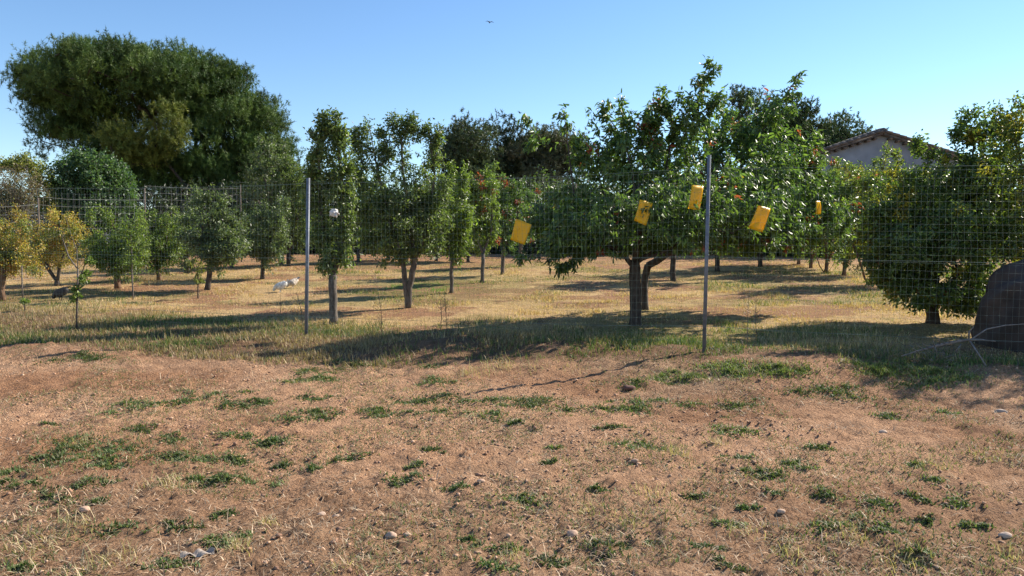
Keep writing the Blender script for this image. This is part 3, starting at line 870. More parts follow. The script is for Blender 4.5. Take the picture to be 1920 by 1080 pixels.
# ---- left part of the orchard
LG = 'fruit trees in the left part of the orchard'
left = [
 ((5, 565), (-60, 78, 395, 520), 'orange leaved fruit tree cut by the left edge with pale bent trunk', ORANGE, 'bark_red', 0.05, [['base', (3, 545), (6, 500)], [None, (6, 500), (-20, 460)], [None, (6, 500), (40, 450)]], 0.045),
 ((108, 536), (45, 178, 402, 505), 'orange leaved fruit tree with a V shaped trunk standing free at left', ORANGE, 'bark_dark', 0.05, [['base', (107, 528)], [None, (107, 528), (92, 505), (75, 470), (60, 440)], [None, (107, 528), (112, 500), (125, 460), (145, 420)]], 0.045),
 ((221, 541), (155, 282, 395, 525), 'bushy yellow green tree with short twin trunks right of the orange trees', FRESH, 'bark_red', 0.055, [['base', (219, 515)], [None, (219, 515), (190, 470)], [None, (219, 515), (240, 450)]], 0.055),
 ((299, 526), (245, 345, 392, 510), 'dark green round tree between the yellow green and the grey green tree', FRESH, 'bark_red', 0.05, [['base', (297, 505)], [None, (297, 505), (280, 450)], [None, (297, 505), (315, 440)]], 0.055),
 ((388, 544), (335, 466, 358, 512), 'dense grey green tree with dark forked trunk in the middle left', GREYG, 'bark_dark', 0.05, [['base', (392, 520), (396, 490)], [None, (392, 522), (415, 508), (430, 485)], [None, (396, 490), (380, 440), (375, 390)], [None, (396, 490), (420, 430)]], 0.06),
 ((492, 523), (452, 550, 372, 505), 'small dense tree with one thin dark trunk left of the white hen', GREYG, 'bark_dark', 0.045, [['base', (493, 490)], [None, (493, 490), (475, 440)], [None, (493, 490), (515, 430)]], 0.06),
 ((540, 499), (500, 600, 300, 490), 'leafy tree hidden mostly behind the left fence post', PLUM, 'bark_dark', 0.06, [['base', (541, 475)], [None, (541, 475), (520, 400)], [None, (541, 475), (565, 380)]], 0.065),
 ((434, 502), (405, 500, 395, 492), 'small round tree far back between the grey green tree and the thin trunked one', PLUM, 'bark_grey', 0.05, [['base', (436, 485)], [None, (436, 485), (450, 440)], [None, (436, 485), (425, 440)]], 0.065),
 ((350, 512), (300, 370, 400, 495), 'shady small tree far back right of the dark round tree', PLUM, 'bark_dark', 0.07, [['base', (350, 490)], [None, (350, 490), (340, 440)], [None, (350, 490), (360, 440)]], 0.065),
 ((728, 489), (690, 780, 345, 478), 'far back shady tree seen behind the twin trunked tree', PLUM, 'bark_dark', 0.05, [['base', (728, 470)], [None, (728, 470), (715, 400)], [None, (728, 470), (745, 390)]], 0.065),
 ((818, 490), (780, 870, 345, 478), 'far back tree between the twin trunked tree and the slender one', FRESH, 'bark_dark', 0.05, [['base', (818, 470)], [None, (818, 470), (805, 400)], [None, (818, 470), (835, 390)]], 0.065),
 ((878, 491), (840, 920, 350, 478), 'far back tree between the slender tree and the red tipped one', PLUM, 'bark_dark', 0.05, [['base', (878, 470)], [None, (878, 470), (865, 400)], [None, (878, 470), (890, 390)]], 0.065),
 ((672, 492), (640, 720, 330, 480), 'far back tree showing between the narrow tree and the twin trunked tree', PLUM, 'bark_dark', 0.06, [['base', (672, 470)], [None, (672, 470), (660, 400)], [None, (672, 470), (690, 390)]], 0.065),
]
for i, (b, (x0, x1, y0, y1), lab, pal, bark, br, tr, L) in enumerate(left):
    big = (x1 - x0) * (y1 - y0)
    tree('fruit_tree', lab, 'tree', b, tr, lobes(x0, x1, y0, y1, 7, 60 + i), tips=int(170 + big * 0.013), lpt=38, L=L, Wd=L * 0.45, pal=pal, bark=bark, base_r=br, group=LG, up=-0.15,
         accents=[(0.04, (0.38, 0.15, 0.035), 0.12), (0.08, (0.18, 0.20, 0.05), 0.15)] if pal is ORANGE else None)
tree('fruit_tree', 'tall loose crowned grey green tree with long bare limbs reaching above the others', 'tree', (528, 507),
     [['base', (526, 480), (520, 440)], [None, (520, 440), (505, 370), (480, 280)], [None, (520, 440), (540, 360), (535, 270)], [None, (520, 440), (495, 400), (470, 350)]],
     [(510, 370, 55, 70), (490, 310, 35, 45), (530, 300, 30, 45), (475, 350, 25, 50), (560, 350, 20, 60), (505, 265, 22, 22)], tips=320, lpt=26, L=0.085, Wd=0.03, pal=GREYG, bark='bark_grey', base_r=0.07, group=LG, up=-0.2, d=20.5)

# ---- young saplings
SG = 'young saplings in the orchard'
tree('sapling', 'young sapling with a dark thin stem and fresh green leaf cluster at left', 'sapling', (143, 621), [['base', (144, 580), (145, 545), (152, 515), (165, 480)]],
     [(145, 550, 13, 20), (155, 520, 14, 22), (165, 488, 12, 10)], tips=26, lpt=20, L=0.05, Wd=0.02, pal=FRESH, base_r=0.011, group=SG, bark='bark_dark', twig=0.15, jit=0.01)
tree('bare_sapling', 'bare branched young tree with forked grey twigs before the orange tree', 'sapling', (144, 590), [['base', (145, 540), (146, 505)], [None, (146, 505), (128, 480), (118, 450), (112, 420)], [None, (146, 505), (144, 470), (130, 430), (122, 405)], [None, (146, 505), (160, 490)]],
     [(122, 440, 14, 30), (145, 470, 8, 20)], tips=18, lpt=3, L=0.04, Wd=0.018, pal=ORANGE, base_r=0.013, group=SG, bark='bark_grey', twig=0.2, jit=0.01)
tree('sapling', 'spindly sapling with pale straight stem before the yellow green tree', 'sapling', (250, 562), [['base', (248, 530), (247, 480), (245, 440)]],
     [(247, 455, 20, 30), (235, 490, 18, 14), (255, 490, 14, 16)], tips=36, lpt=18, L=0.055, Wd=0.022, pal=FRESH, base_r=0.014, group=SG, bark='bark_grey', twig=0.2, jit=0.02)
tree('sapling', 'arching yellow green sapling beside the forked trunk of the grey green tree', 'sapling', (371, 560), [['base', (371, 530), (372, 505), (362, 485), (348, 482)]],
     [(372, 515, 16, 16), (365, 492, 20, 9), (352, 495, 9, 12)], tips=30, lpt=22, L=0.06, Wd=0.014, pal=OLIVE, base_r=0.011, droop=0.8, group=SG, bark='bark_dark', twig=0.2, jit=0.01)
tree('sapling', 'tiny green sapling tied to the leftmost thin stake', 'sapling', (46, 583), [['base', (46, 565)]],
     [(47, 573, 8, 9)], tips=16, lpt=16, L=0.045, Wd=0.018, pal=FRESH, base_r=0.008, group=SG, bark='bark_dark', twig=0.12, jit=0.01)

# ---- citrus row at right
CG = 'citrus trees in the right row'
cit = [((1497, 496), (1440, 1560, 335, 486), 'farthest citrus tree of the right row, small dark trunk', CITRUS),
       ((1520, 503), (1470, 1600, 335, 493), 'second farthest citrus tree of the right row', CITRUS),
       ((1548, 512), (1500, 1625, 320, 502), 'citrus tree in the middle of the right row with several thin stems', FRESH),
       ((1582, 517), (1540, 1660, 325, 506), 'citrus tree below the right end of the hedge with straight trunk', CITRUS),
       ((1633, 535), (1570, 1720, 318, 526), 'yellowish citrus tree with fanned stems, left of the big dark one', FRESH + OLIVE)]
for i, (b, (x0, x1, y0, y1), lab, pal) in enumerate(cit):
    xm = (x0 + x1) / 2
    tree('citrus_tree', lab, 'tree', b, [['base', (b[0] + 2, y1 - 10)], [None, (b[0] + 2, y1 - 10), (xm - 15, y1 - 60)], [None, (b[0] + 2, y1 - 10), (xm + 20, y1 - 70)]] + ([['base', (b[0] - 12, y1 - 5), (b[0] - 25, y1 - 50)], ['base', (b[0] + 14, y1 - 5), (b[0] + 30, y1 - 50)]] if i in (2, 4) else []),
         lobes(x0 - 8, x1 + 8, y0 - 12, y1, 8, 90 + i), tips=380, lpt=36, L=0.065, Wd=0.032, pal=pal, base_r=0.045, group=CG, bark='bark_red', accents=[(0.05, (0.30, 0.26, 0.04), 0.12), (0.02, RED, 0.1)])
tree('citrus_tree', 'very large dark citrus tree with low skirts filling the right side behind the wire', 'tree', (1750, 577),
     [['base', (1750, 540), (1748, 500)], [None, (1748, 500), (1720, 440), (1700, 380), (1690, 330)], [None, (1748, 500), (1790, 430), (1820, 330), (1830, 230)], [None, (1748, 500), (1740, 400, -.5), (1760, 300, -.4)], [None, (1748, 500), (1830, 470, -.3), (1870, 420, -.4)]],
     [(1745, 420, 115, 80), (1690, 400, 60, 85), (1830, 400, 90, 110), (1800, 320, 70, 50), (1850, 250, 60, 45), (1825, 215, 30, 22), (1700, 345, 45, 35), (1720, 270, 10, 28, 0, 1.3), (1680, 310, 12, 22), (1795, 250, 12, 22), (1690, 500, 50, 30), (1760, 510, 70, 35), (1840, 520, 55, 50), (1735, 300, 14, 26), (1900, 330, 50, 90), (1845, 560, 25, 20), (1665, 460, 45, 50, 0, 1.5), (1690, 525, 55, 28, 0, 2.2), (1740, 552, 70, 26, -.3, 2.2), (1810, 565, 60, 30, -.2, 2.2), (1640, 500, 28, 30, 0, 1.5), (1720, 470, 90, 60, -.9), (1820, 440, 90, 80, -.9), (1650, 390, 40, 50)],
     tips=1300, lpt=36, L=0.062, Wd=0.032, pal=CITRUS, base_r=0.08, group=CG, bark='bark_dark', droop=0.3, accents=[(0.05, (0.32, 0.27, 0.04), 0.10), (0.008, (0.5, 0.06, 0.02), 0.04)], d=10.0)
tree('citrus_tree', 'sunlit yellow green tree cut by the right edge behind the dark rock', 'tree', (1975, 600),
     [['base', (1975, 520), (1970, 450)], [None, (1970, 450), (1930, 350), (1890, 230)], [None, (1970, 450), (2000, 350), (1990, 220)]],
     [(1950, 330, 110, 110), (1900, 240, 55, 45), (1970, 230, 80, 50), (1960, 450, 110, 70), (1860, 210, 16, 18, 0, 1.3), (1912, 200, 10, 22, 0, 1.3), (2080, 300, 110, 140), (2230, 220, 140, 170, -.3), (2150, 235, 155, 100), (2300, 230, 150, 100), (2260, 300, 160, 160, .5), (2020, 480, 120, 80)],  # lobes past the right edge are added, unseen, to cast the shadow band
     tips=1900, lpt=34, L=0.055, Wd=0.028, pal=CITRUS + OLIVE, base_r=0.08, group=CG, bark='bark_dark', accents=[(0.06, (0.32, 0.27, 0.05), 0.12)], d=9.0)

# ---------------------------------------------------------------- background vegetation
def bgtree(name, label, base_px, d, trunk, blobs, tips, lpt, L, Wd, pal, **k):
    return tree(name, label, k.pop('cat', 'tree'), base_px, trunk, blobs, tips=tips, lpt=lpt, L=L, Wd=Wd, pal=pal, d=d, **k)

bgtree('round_tree', 'dense dome shaped green tree behind the far fence at left', (172, 480), 23, [['base', (172, 440), (170, 400)]],
       [(172, 345, 72, 60), (150, 330, 50, 42), (200, 345, 48, 50), (172, 318, 55, 38), (215, 375, 36, 36), (130, 385, 42, 40), (172, 400, 75, 40), (225, 350, 22, 40)],
       620, 46, 0.10, 0.055, [(0.075, 0.13, 0.05), (0.10, 0.16, 0.07), (0.055, 0.10, 0.04)], base_r=0.12, bark='bark_dark', jit=0.09, twig=0.5, shell=0.4)
bgtree('dry_shrub', 'brownish grey half bare shrub at the left edge behind the far fence', (30, 490), 21, [['base', (30, 440)], [None, (30, 440), (0, 380)], [None, (30, 440), (60, 360)]],
       [(25, 350, 55, 45), (60, 350, 30, 35), (0, 400, 50, 50), (50, 400, 40, 45)], 420, 15, 0.06, 0.03, [(0.16, 0.13, 0.085), (0.12, 0.11, 0.06), (0.20, 0.15, 0.10)], base_r=0.06, bark='bark_grey', min_r=0.006, cat='shrub', jit=0.06)
bgtree('olive_shrub', 'yellow green shrub top between the brown shrub and the dome tree', (85, 490), 22, [['base', (85, 430)]],
       [(40, 305, 32, 18), (75, 330, 22, 28), (95, 380, 22, 35), (20, 310, 30, 14)], 160, 40, 0.08, 0.04, OLIVE, base_r=0.06, cat='shrub', jit=0.07)

# pines: tufts of needles on twig ends
def pine(name, label, base_px, d, trunk, blobs, tips, tuft=7, nlen=0.16, nw=0.012, pal=None, base_r=0.3, upness=0.9, group=None, per=34, min_r=0.012, rad=0.28, candle=0.0, shell=0.35, front=None, clump=12, crad=0.6):
    g = P(base_px[0], base_px[1], d); g[2] = float(gz(g[0], g[1]))
    root = empty(name, g)
    polys = []
    for poly in trunk:
        polys.append([None if q is None else (g + np.array([0, 0, -0.1]) if q == 'base' else P(q[0], q[1], d + (q[2] if len(q) > 2 else 0))) for q in poly])
    nc = tips // clump
    Cc = blob_points(blobs, nc, d, shell)
    cs = np.repeat(rng.uniform(0.7, 1.35, nc) * crad, clump)[:, None]
    u = unit(rng.standard_normal((nc * clump, 3)) + np.array([0, 0, 0.35])) * rng.uniform(0.5, 1, (nc * clump, 1)) ** 0.5
    T = np.repeat(Cc, clump, 0) + u * cs * np.array([1, 1, 0.62])
    tips = len(T)
    tcol = np.repeat(pick(pal, nc, 0.22), clump, 0)
    if front:
        T = np.vstack([T, blob_points(front[0], front[1], d, shell)]); tcol = np.vstack([tcol, pick(front[2], front[1], 0.15)])
    sub = rng.choice(len(T), min(len(T), 420), replace=False)
    NA, PR, r_, nb, tw = grow(T[sub], polys, up=0.1)
    wood(NA, PR, r_, min_r, 'trunk', M['bark_dark'], root, base_r, nb)
    # every tip carries tufts, every tuft a spray of needles
    c = np.repeat(T, tuft, 0) + rng.normal(0, rad, (len(T) * tuft, 3)) * np.array([1, 1, 0.6])
    ax = unit(rng.standard_normal((len(c), 3)) * 0.55 + np.array([0, 0, upness]))
    n = len(c)
    p = np.repeat(c, per, 0)
    axr = np.repeat(ax, per, 0)
    along = rng.uniform(0, 1, (n * per, 1)) ** 0.7
    ln = np.repeat(rng.uniform(0.7, 1.3, n) * nlen * (1.0 + candle), per)[:, None]
    p = p + axr * along * ln
    a = unit(axr * 0.7 + unit(rng.standard_normal((n * per, 3))) * 1.1)
    tip_ = p + a * nlen * rng.uniform(0.5, 1.0, (n * per, 1))
    s = unit(np.cross(a, rng.standard_normal((n * per, 3)))) * nw
    V = np.stack([p - s, p + s, tip_], 1).reshape(-1, 3)
    Fc = np.arange(len(V)).reshape(-1, 3)
    t = np.repeat(np.repeat(tcol, tuft, 0) * rng.uniform(0.8, 1.2, (n, 1)), per, 0)
    np_mesh('crown', V, Fc, M['needle'], root, np.repeat(t, 3, 0))
    tag(root, label, 'tree', group)

PINE = [(0.075, 0.125, 0.03), (0.10, 0.15, 0.034), (0.055, 0.095, 0.026)]
pine('umbrella_pine', 'huge umbrella pine with broad dark crown towering over the left side', (315, 470), 30,
     [['base', (312, 420), (318, 370), (310, 330)], [None, (318, 370), (285, 330), (240, 270), (170, 240), (100, 200)], [None, (318, 370), (340, 320), (420, 240), (480, 220)],
      [None, (310, 340), (300, 280), (300, 200), (290, 140)], [None, (340, 330), (400, 310), (480, 300), (530, 300)], [None, (290, 340), (210, 300), (130, 280), (80, 265)], [None, (318, 370), (350, 350, -1.5), (300, 290, -2), (280, 260, -2.5)]],
     [(240, 170, 180, 58), (118, 175, 76, 56), (95, 185, 58, 50), (78, 165, 42, 42), (300, 140, 115, 38), (210, 126, 105, 30), (380, 185, 88, 60), (440, 240, 75, 66), (490, 270, 52, 56), (515, 310, 34, 50), (400, 300, 110, 60), (170, 230, 80, 36), (230, 280, 90, 42), (330, 350, 110, 45, .8), (440, 360, 100, 45, .5), (130, 250, 55, 18),
      (450, 320, 90, 40), (90, 250, 26, 12, 0, .6), (75, 290, 14, 6, 0, .4), (360, 330, 80, 30, 1), (120, 130, 60, 22), (420, 150, 40, 25), (480, 210, 30, 28)],
     12000, tuft=3, per=24, nlen=0.17, nw=0.010, pal=PINE, base_r=0.34, upness=1.2, candle=0.45, rad=0.17, min_r=0.02, clump=9, crad=0.44,
     front=([(225, 265, 38, 30, -3.0), (315, 252, 42, 32, -3.0), (318, 212, 24, 18, -2.8), (262, 292, 60, 20, -2.6)], 420, [(0.15, 0.165, 0.03), (0.11, 0.14, 0.03)]))
PG = 'pines beyond the far fence'
pine('pine_tree', 'rounded grey green pine standing between the plum tops and the peach tree', (872, 470), 36, [['base', (870, 400), (872, 330)], [None, (872, 360), (850, 300)], [None, (872, 340), (895, 280)]],
     [(873, 268, 46, 34), (850, 295, 34, 36), (895, 290, 34, 40), (838, 325, 26, 26), (885, 330, 42, 34), (870, 370, 50, 40)], 900, tuft=5, per=14, nlen=0.2, nw=0.02, pal=[(0.10, 0.125, 0.055), (0.075, 0.10, 0.045)], base_r=0.2, group=PG)
pine('pine_tree', 'small very dark pine just right of the rounded grey green one', (955, 470), 38, [['base', (955, 400), (955, 330)]],
     [(955, 258, 30, 20), (975, 290, 36, 32), (945, 280, 22, 20), (960, 320, 38, 30), (960, 370, 44, 40)], 640, tuft=5, per=14, nlen=0.2, nw=0.02, pal=[(0.035, 0.055, 0.03), (0.05, 0.07, 0.035)], base_r=0.2, group=PG)
pine('pine_tree', 'dull olive pine seen through the left shoots of the peach', (1030, 470), 37, [['base', (1030, 400), (1030, 330)]],
     [(1035, 285, 42, 34), (1000, 300, 36, 30), (1065, 300, 30, 34), (1040, 258, 26, 12), (1035, 350, 60, 50)], 800, tuft=5, per=13, nlen=0.2, nw=0.02, pal=[(0.10, 0.10, 0.055), (0.08, 0.095, 0.045)], base_r=0.2, group=PG)
pine('pine_tree', 'dark slanting pine behind the top right branches of the peach', (1440, 470), 40, [['base', (1440, 400), (1440, 300)], [None, (1440, 300), (1490, 240)]],
     [(1420, 225, 50, 40), (1470, 220, 45, 36), (1500, 245, 40, 34), (1440, 270, 80, 40), (1400, 195, 26, 18), (1530, 262, 26, 22)], 620, tuft=5, per=14, nlen=0.22, nw=0.022, pal=[(0.045, 0.075, 0.03), (0.065, 0.095, 0.035)], base_r=0.25, group=PG)
pine('pine_tree', 'bushy green pine top directly left of the house roof', (1575, 470), 44, [['base', (1575, 400), (1575, 310)]],
     [(1575, 258, 44, 26), (1545, 270, 26, 26), (1600, 262, 24, 20), (1575, 290, 55, 26)], 420, tuft=5, per=14, nlen=0.22, nw=0.024, pal=[(0.075, 0.11, 0.045), (0.055, 0.085, 0.04)], base_r=0.25, group=PG)

# dark undergrowth and hedges
HG = 'dark bushes behind the far fence'
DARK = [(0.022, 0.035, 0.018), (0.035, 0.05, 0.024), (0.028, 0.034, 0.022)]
for i, (px, py, rx, ry, d, lab) in enumerate([
    (-60, 400, 110, 100, 26, 'bush at the far left edge behind the brown shrub'),
    (70, 420, 90, 75, 26.5, 'dark bush behind the shed at left'),
    (215, 425, 90, 75, 27, 'dark bush behind the dome tree'),
    (300, 420, 80, 68, 26, 'black green bush under the umbrella pine trunk'),
    (400, 415, 95, 80, 27, 'large black green bush under the right half of the umbrella pine'),
    (510, 405, 90, 95, 27.5, 'dark bush behind the tall loose tree'),
    (600, 415, 80, 85, 28, 'dark bush filling behind the left fence post'),
    (700, 425, 85, 80, 28, 'dark bush behind the narrow and the twin trunked trees'),
    (810, 425, 80, 80, 28, 'dark bush behind the slender tree and below the rounded pine'),
    (920, 415, 85, 85, 28, 'dark bush below the small dark pine'),
    (1040, 405, 95, 90, 27, 'dark green bush below the dull olive pine'),
    (1170, 400, 95, 90, 27, 'bush seen through the middle of the peach crown'),
    (1300, 400, 95, 90, 27, 'bush far behind the right fence post'),
    (1420, 405, 95, 90, 26, 'bush far behind the bent right branch of the peach'),
    (1530, 415, 85, 75, 25, 'bush at the left end of the clipped hedge'),
    (1850, 400, 110, 95, 26, 'bush beyond the right end of the hedge behind the big citrus'),
    (2020, 400, 130, 105, 26, 'bush at the far right edge behind the sunlit citrus')]):
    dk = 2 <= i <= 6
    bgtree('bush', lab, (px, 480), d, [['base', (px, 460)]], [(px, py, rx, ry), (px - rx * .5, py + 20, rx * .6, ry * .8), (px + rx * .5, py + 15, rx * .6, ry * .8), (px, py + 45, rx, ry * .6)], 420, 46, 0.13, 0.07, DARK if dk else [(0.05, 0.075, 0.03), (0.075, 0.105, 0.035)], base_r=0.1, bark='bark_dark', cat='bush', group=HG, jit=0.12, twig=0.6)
bgtree('hedge', 'clipped green hedge running below the grey gable wall', (1600, 470), 27, [['base', (1600, 420)], [None, (1600, 420), (1680, 400)]],
       [(1560, 375, 70, 55), (1640, 370, 75, 55), (1720, 370, 75, 55), (1600, 338, 66, 28), (1690, 336, 66, 26), (1750, 335, 50, 30), (1800, 380, 80, 60)], 520, 40, 0.10, 0.05, [(0.07, 0.11, 0.04), (0.09, 0.13, 0.05)], base_r=0.08, bark='bark_dark', cat='hedge', jit=0.1, twig=0.5, leafname='foliage')

# ---------------------------------------------------------------- house
def house():
    d = 34.0
    k = d / F
    ap = P(1657, 247, d)
    halfw = 185 * k
    drop = halfw * 0.31
    g0 = float(gz(ap[0], d))
    root = empty('house', (ap[0], d, g0))
    X, Z = ap[0], ap[2]
    depth = 11.0
    t = 0.11
    # wall: gabled prism, butted under the roof
    wz = Z - t - 0.02
    ww = halfw - 0.35
    wd_ = ww * 0.31
    v = [(X - ww, d + .3, g0 - .2), (X + ww, d + .3, g0 - .2), (X + ww, d + .3, wz - wd_), (X, d + .3, wz), (X - ww, d + .3, wz - wd_)]
    v2 = [(a, d + depth - .3, c) for a, b, c in v]
    V = np.array(v + v2)
    me = bpy.data.meshes.new('wall')
    me.from_pydata([tuple(q - np.array([X, d, g0])) for q in V], [], [(0, 1, 2, 3, 4), (9, 8, 7, 6, 5), (0, 5, 6, 1), (1, 6, 7, 2), (4, 9, 5, 0), (2, 7, 8, 3), (3, 8, 9, 4)])
    me.materials.append(M['plaster'])
    o = bpy.data.objects.new('wall', me); COL.objects.link(o); o.parent = root
    # roof slabs
    mb = MB()
    for s in (-1, 1):
        a = np.array([X, 0, Z]); b = np.array([X + s * halfw, 0, Z - drop])
        n_ = np.array([s * 0.31, 0, 1.0]); n_ /= np.linalg.norm(n_)
        q = [a, b, b - n_ * t, a - n_ * t]
        vv = [(p_[0], yy, p_[2]) for yy in (d, d + depth) for p_ in q]
        mb.add(vv, [(0, 1, 2, 3), (7, 6, 5, 4), (0, 4, 5, 1), (1, 5, 6, 2), (2, 6, 7, 3), (3, 7, 4, 0)])
        # tiles: half-round rows along the verge and slope
        nrow = 14
        for j in range(nrow):
            p0 = a + (b - a) * (j / nrow) + n_ * 0.03; p1 = a + (b - a) * ((j + 1.12) / nrow) + n_ * 0.055
            for yy in np.arange(d - 0.02, d + depth, 0.42):
                if yy > d + 3.2 and j > 2: break
                mb.tube([(p0[0], yy, p0[2]), (p1[0], yy, p1[2])], [0.06, 0.08], 7)
    r = mb.build('roof', M['tile'], root)
    rc = MB()
    for j in range(24):
        rc.tube([(X, d - .03 + j * .46, Z + .05), (X, d + .47 + j * .46, Z + .07)], [0.13, 0.16], 8)
    rr = rc.build('ridge_tiles', M['tile'], r)
    # verge rafters ends
    for s in (-1, 1):
        for j in range(1, 13):
            c = np.array([X + s * halfw * j / 13, 0, Z - drop * j / 13 - t - 0.09])
            rf = MB(); rf.box(c[0] - .05, c[0] + .05, d - .03, d + .29, c[2] - .04, c[2] + .05)
            rf.build('bracket', M['wood'], root)
    an = MB()
    p = P(1746, 290, d + 4)
    an.tube([(p[0], p[1], Z - 1.6), (p[0], p[1], Z - .2)], 0.02, 5); an.tube([(p[0] - .35, p[1], Z - .22), (p[0] + .35, p[1], Z - .22)], 0.012, 4)
    an.tube([(p[0] + .33, p[1], Z - 1.6), (p[0] + .33, p[1], Z - .35)], 0.015, 5)
    an.build('antenna', M['wire_far'], root)
    tag(root, 'grey plastered house gable with brown tiled roof beyond the hedge', 'house')
house()

def shed():
    d = 24.0
    a = P(50, 520, d); b = P(200, 520, d)
    g0 = float(gz((a[0] + b[0]) / 2, d))
    root = empty('shed', ((a[0] + b[0]) / 2, d, g0))
    zt = P(150, 404, d)[2]
    mb = MB(); mb.box(a[0], b[0], d, d + 3, g0 - .3, zt - .05); mb.build('wall', M['shed'], root)
    r = MB()
    for i in range(int((b[0] - a[0] + .4) / 0.2)):
        x = a[0] - .2 + i * .2
        r.add([(x, d - .25, zt - .03), (x + .1, d - .25, zt), (x + .2, d - .25, zt - .03), (x, d + 3.2, zt + .13), (x + .1, d + 3.2, zt + .16), (x + .2, d + 3.2, zt + .13),
               (x, d - .25, zt - .045), (x + .2, d - .25, zt - .045), (x, d + 3.2, zt + .115), (x + .2, d + 3.2, zt + .115)],
              [(0, 1, 4, 3), (1, 2, 5, 4), (6, 8, 9, 7)], [(0, 6, 1), (6, 7, 1), (7, 2, 1)])
    r.build('roof', M['tin'], root)
    for i in range(4):
        f = MB()
        x = a[0] + (b[0] - a[0]) * (i + .5) / 4
        f.box(x - .03, x + .03, d - .03, d - .001, g0, zt - .08)
        f.build('batten', M['wood'], root)
    tag(root, 'low blue grey shed with pale tin roof behind the far fence at left', 'shed')
shed()

# ---------------------------------------------------------------- fences
def fence_panel(name, p0, p1, z0f, h, dx, dz, r, mat, parent, wob=0.01, seed=0, diag=0.0):
    p0 = np.array(p0); p1 = np.array(p1)
    Lf = np.linalg.norm(p1 - p0); dr = (p1 - p0) / Lf; nr = np.array([-dr[1], dr[0]])
    mb = MB()
    zb0 = z0f(p0[0], p0[1]); zb1 = z0f(p1[0], p1[1])
    def pt(s, hh):
        s = np.asarray(s, float); hh = np.asarray(hh, float) + np.zeros_like(s)
        sag = -wob * 1.5 * np.sin(math.pi * s) * hh / h + wob * (vnoise(s * Lf * 1.2 + seed, hh * 1.1, 4) - .5) * 2
        out = wob * 2.5 * (vnoise(s * Lf * 0.9, hh * 1.3 + seed, 9) - .5)
        du = wob * (vnoise(s * Lf * 1.6, hh * 2 + 7, 5) - .5) * 1.2
        xy = p0[None] + (s * Lf + du)[:, None] * dr[None] + out[:, None] * nr[None]
        z = zb0 + (zb1 - zb0) * s + hh + sag
        return np.column_stack([xy, z])
    nx_, nz_ = int(Lf / dx), int(h / dz)
    ss = np.linspace(0, 1, max(10, int(Lf / 0.2)))
    for j in range(nz_ + 1):
        mb.tube(pt(ss, np.full(len(ss), min(j * dz, h) + 0.02)), r * (1.3 if j in (0, nz_) else 1), 3, cap=False)
    hs = np.linspace(0.02, h + 0.02, 9)
    for i in range(nx_ + 1):
        mb.tube(pt(np.full(9, min(i * dx / Lf, 1)), hs), r, 3, cap=False)
    return mb.build(name, mat, parent)

def near_fence():
    root = empty('wire_fence', (FA[0], FA[1], float(gz(*FA))))
    step = FB - FA
    pts = [FA + step * k for k in (-2, -1, 0, 1, 2)]
    hts = 1.82
    for a, b in zip(pts[:-1], pts[1:]):
        i = int(round((a - FA)[0] / step[0]))
        fence_panel('wire_mesh', a, b, lambda x, y: float(gz(x, y)), hts if i >= 1 or True else 1.5, 0.05, 0.075, 0.0006, M['wire'], root, 0.028, seed=i * 3)
        for k_, hh in enumerate((0.25, 0.95, 1.82)):
            tw_ = MB()
            pa = np.array([a[0], a[1], float(gz(*a)) + hh]); pb = np.array([b[0], b[1], float(gz(*b)) + hh])
            tw_.tube([pa + (pb - pa) * q_ - np.array([0, 0, 0.02 * math.sin(math.pi * q_) + 0.004 * math.sin(9 * q_ + k_)]) - np.array([fnor[0], fnor[1], 0]) * .012 for q_ in np.linspace(0, 1, 24)], 0.0014, 4)
            tw_.build('tension_wire', M['wire'], root)
    # posts: T-section with a cap; the two in view lean a little
    for k, q in enumerate(pts):
        if k == 1: continue
        z = float(gz(q[0], q[1]))
        if k == 2: top = P(579, 334, 8.80); bot = P(575, 650, 8.80)
        elif k == 3: top = P(1330, 291, 7.40); bot = P(1320, 664, 7.40)
        else: bot = np.array([q[0], q[1], z - .2]); top = bot + np.array([0, 0, 2.15])
        bot = bot + (bot - top) * 0.06
        w_ = 0.018
        dr = np.array([fdir[0], fdir[1], 0]); nr = np.array([fnor[0], fnor[1], 0])
        mb = MB()
        def bar(c0, c1, a, b_, off):
            vv = [c + off + sa * dr * a + sb * nr * b_ for c in (c0, c1) for sa, sb in ((-1, -1), (1, -1), (1, 1), (-1, 1))]
            mb.add(vv, [(0, 1, 5, 4), (1, 2, 6, 5), (2, 3, 7, 6), (3, 0, 4, 7), (4, 5, 6, 7), (3, 2, 1, 0)])
        bar(bot, top, w_, 0.003, -nr * 0.02)
        bar(bot, top, 0.003, 0.016, nr * 0.001)
        # back lips
        bar(bot, top, 0.003, 0.008, -nr * 0.008 + dr * (w_ - .0035)); bar(bot, top, 0.003, 0.008, -nr * 0.008 - dr * (w_ - .0035))
        o = mb.build('fence_post', M['post'], root)
        if k == 2: o['label'] = 'slim grey steel post with sunlit right edge'
        if k == 3: o['label'] = 'thicker grey steel post in front of the peach tree'
        # wire ties
        for j in range(5):
            tb = MB()
            f_ = 0.15 + 0.19 * j
            c = bot + (top - bot) * f_ - nr * 0.024
            tb.tube([c - dr * 0.028, c - nr * 0.004, c + dr * 0.028], 0.0018, 4)
            tb.build('wire_tie', M['wire'], o)
    tag(root, 'wire mesh fence on grey steel posts across the front of the orchard', 'fence')
near_fence()

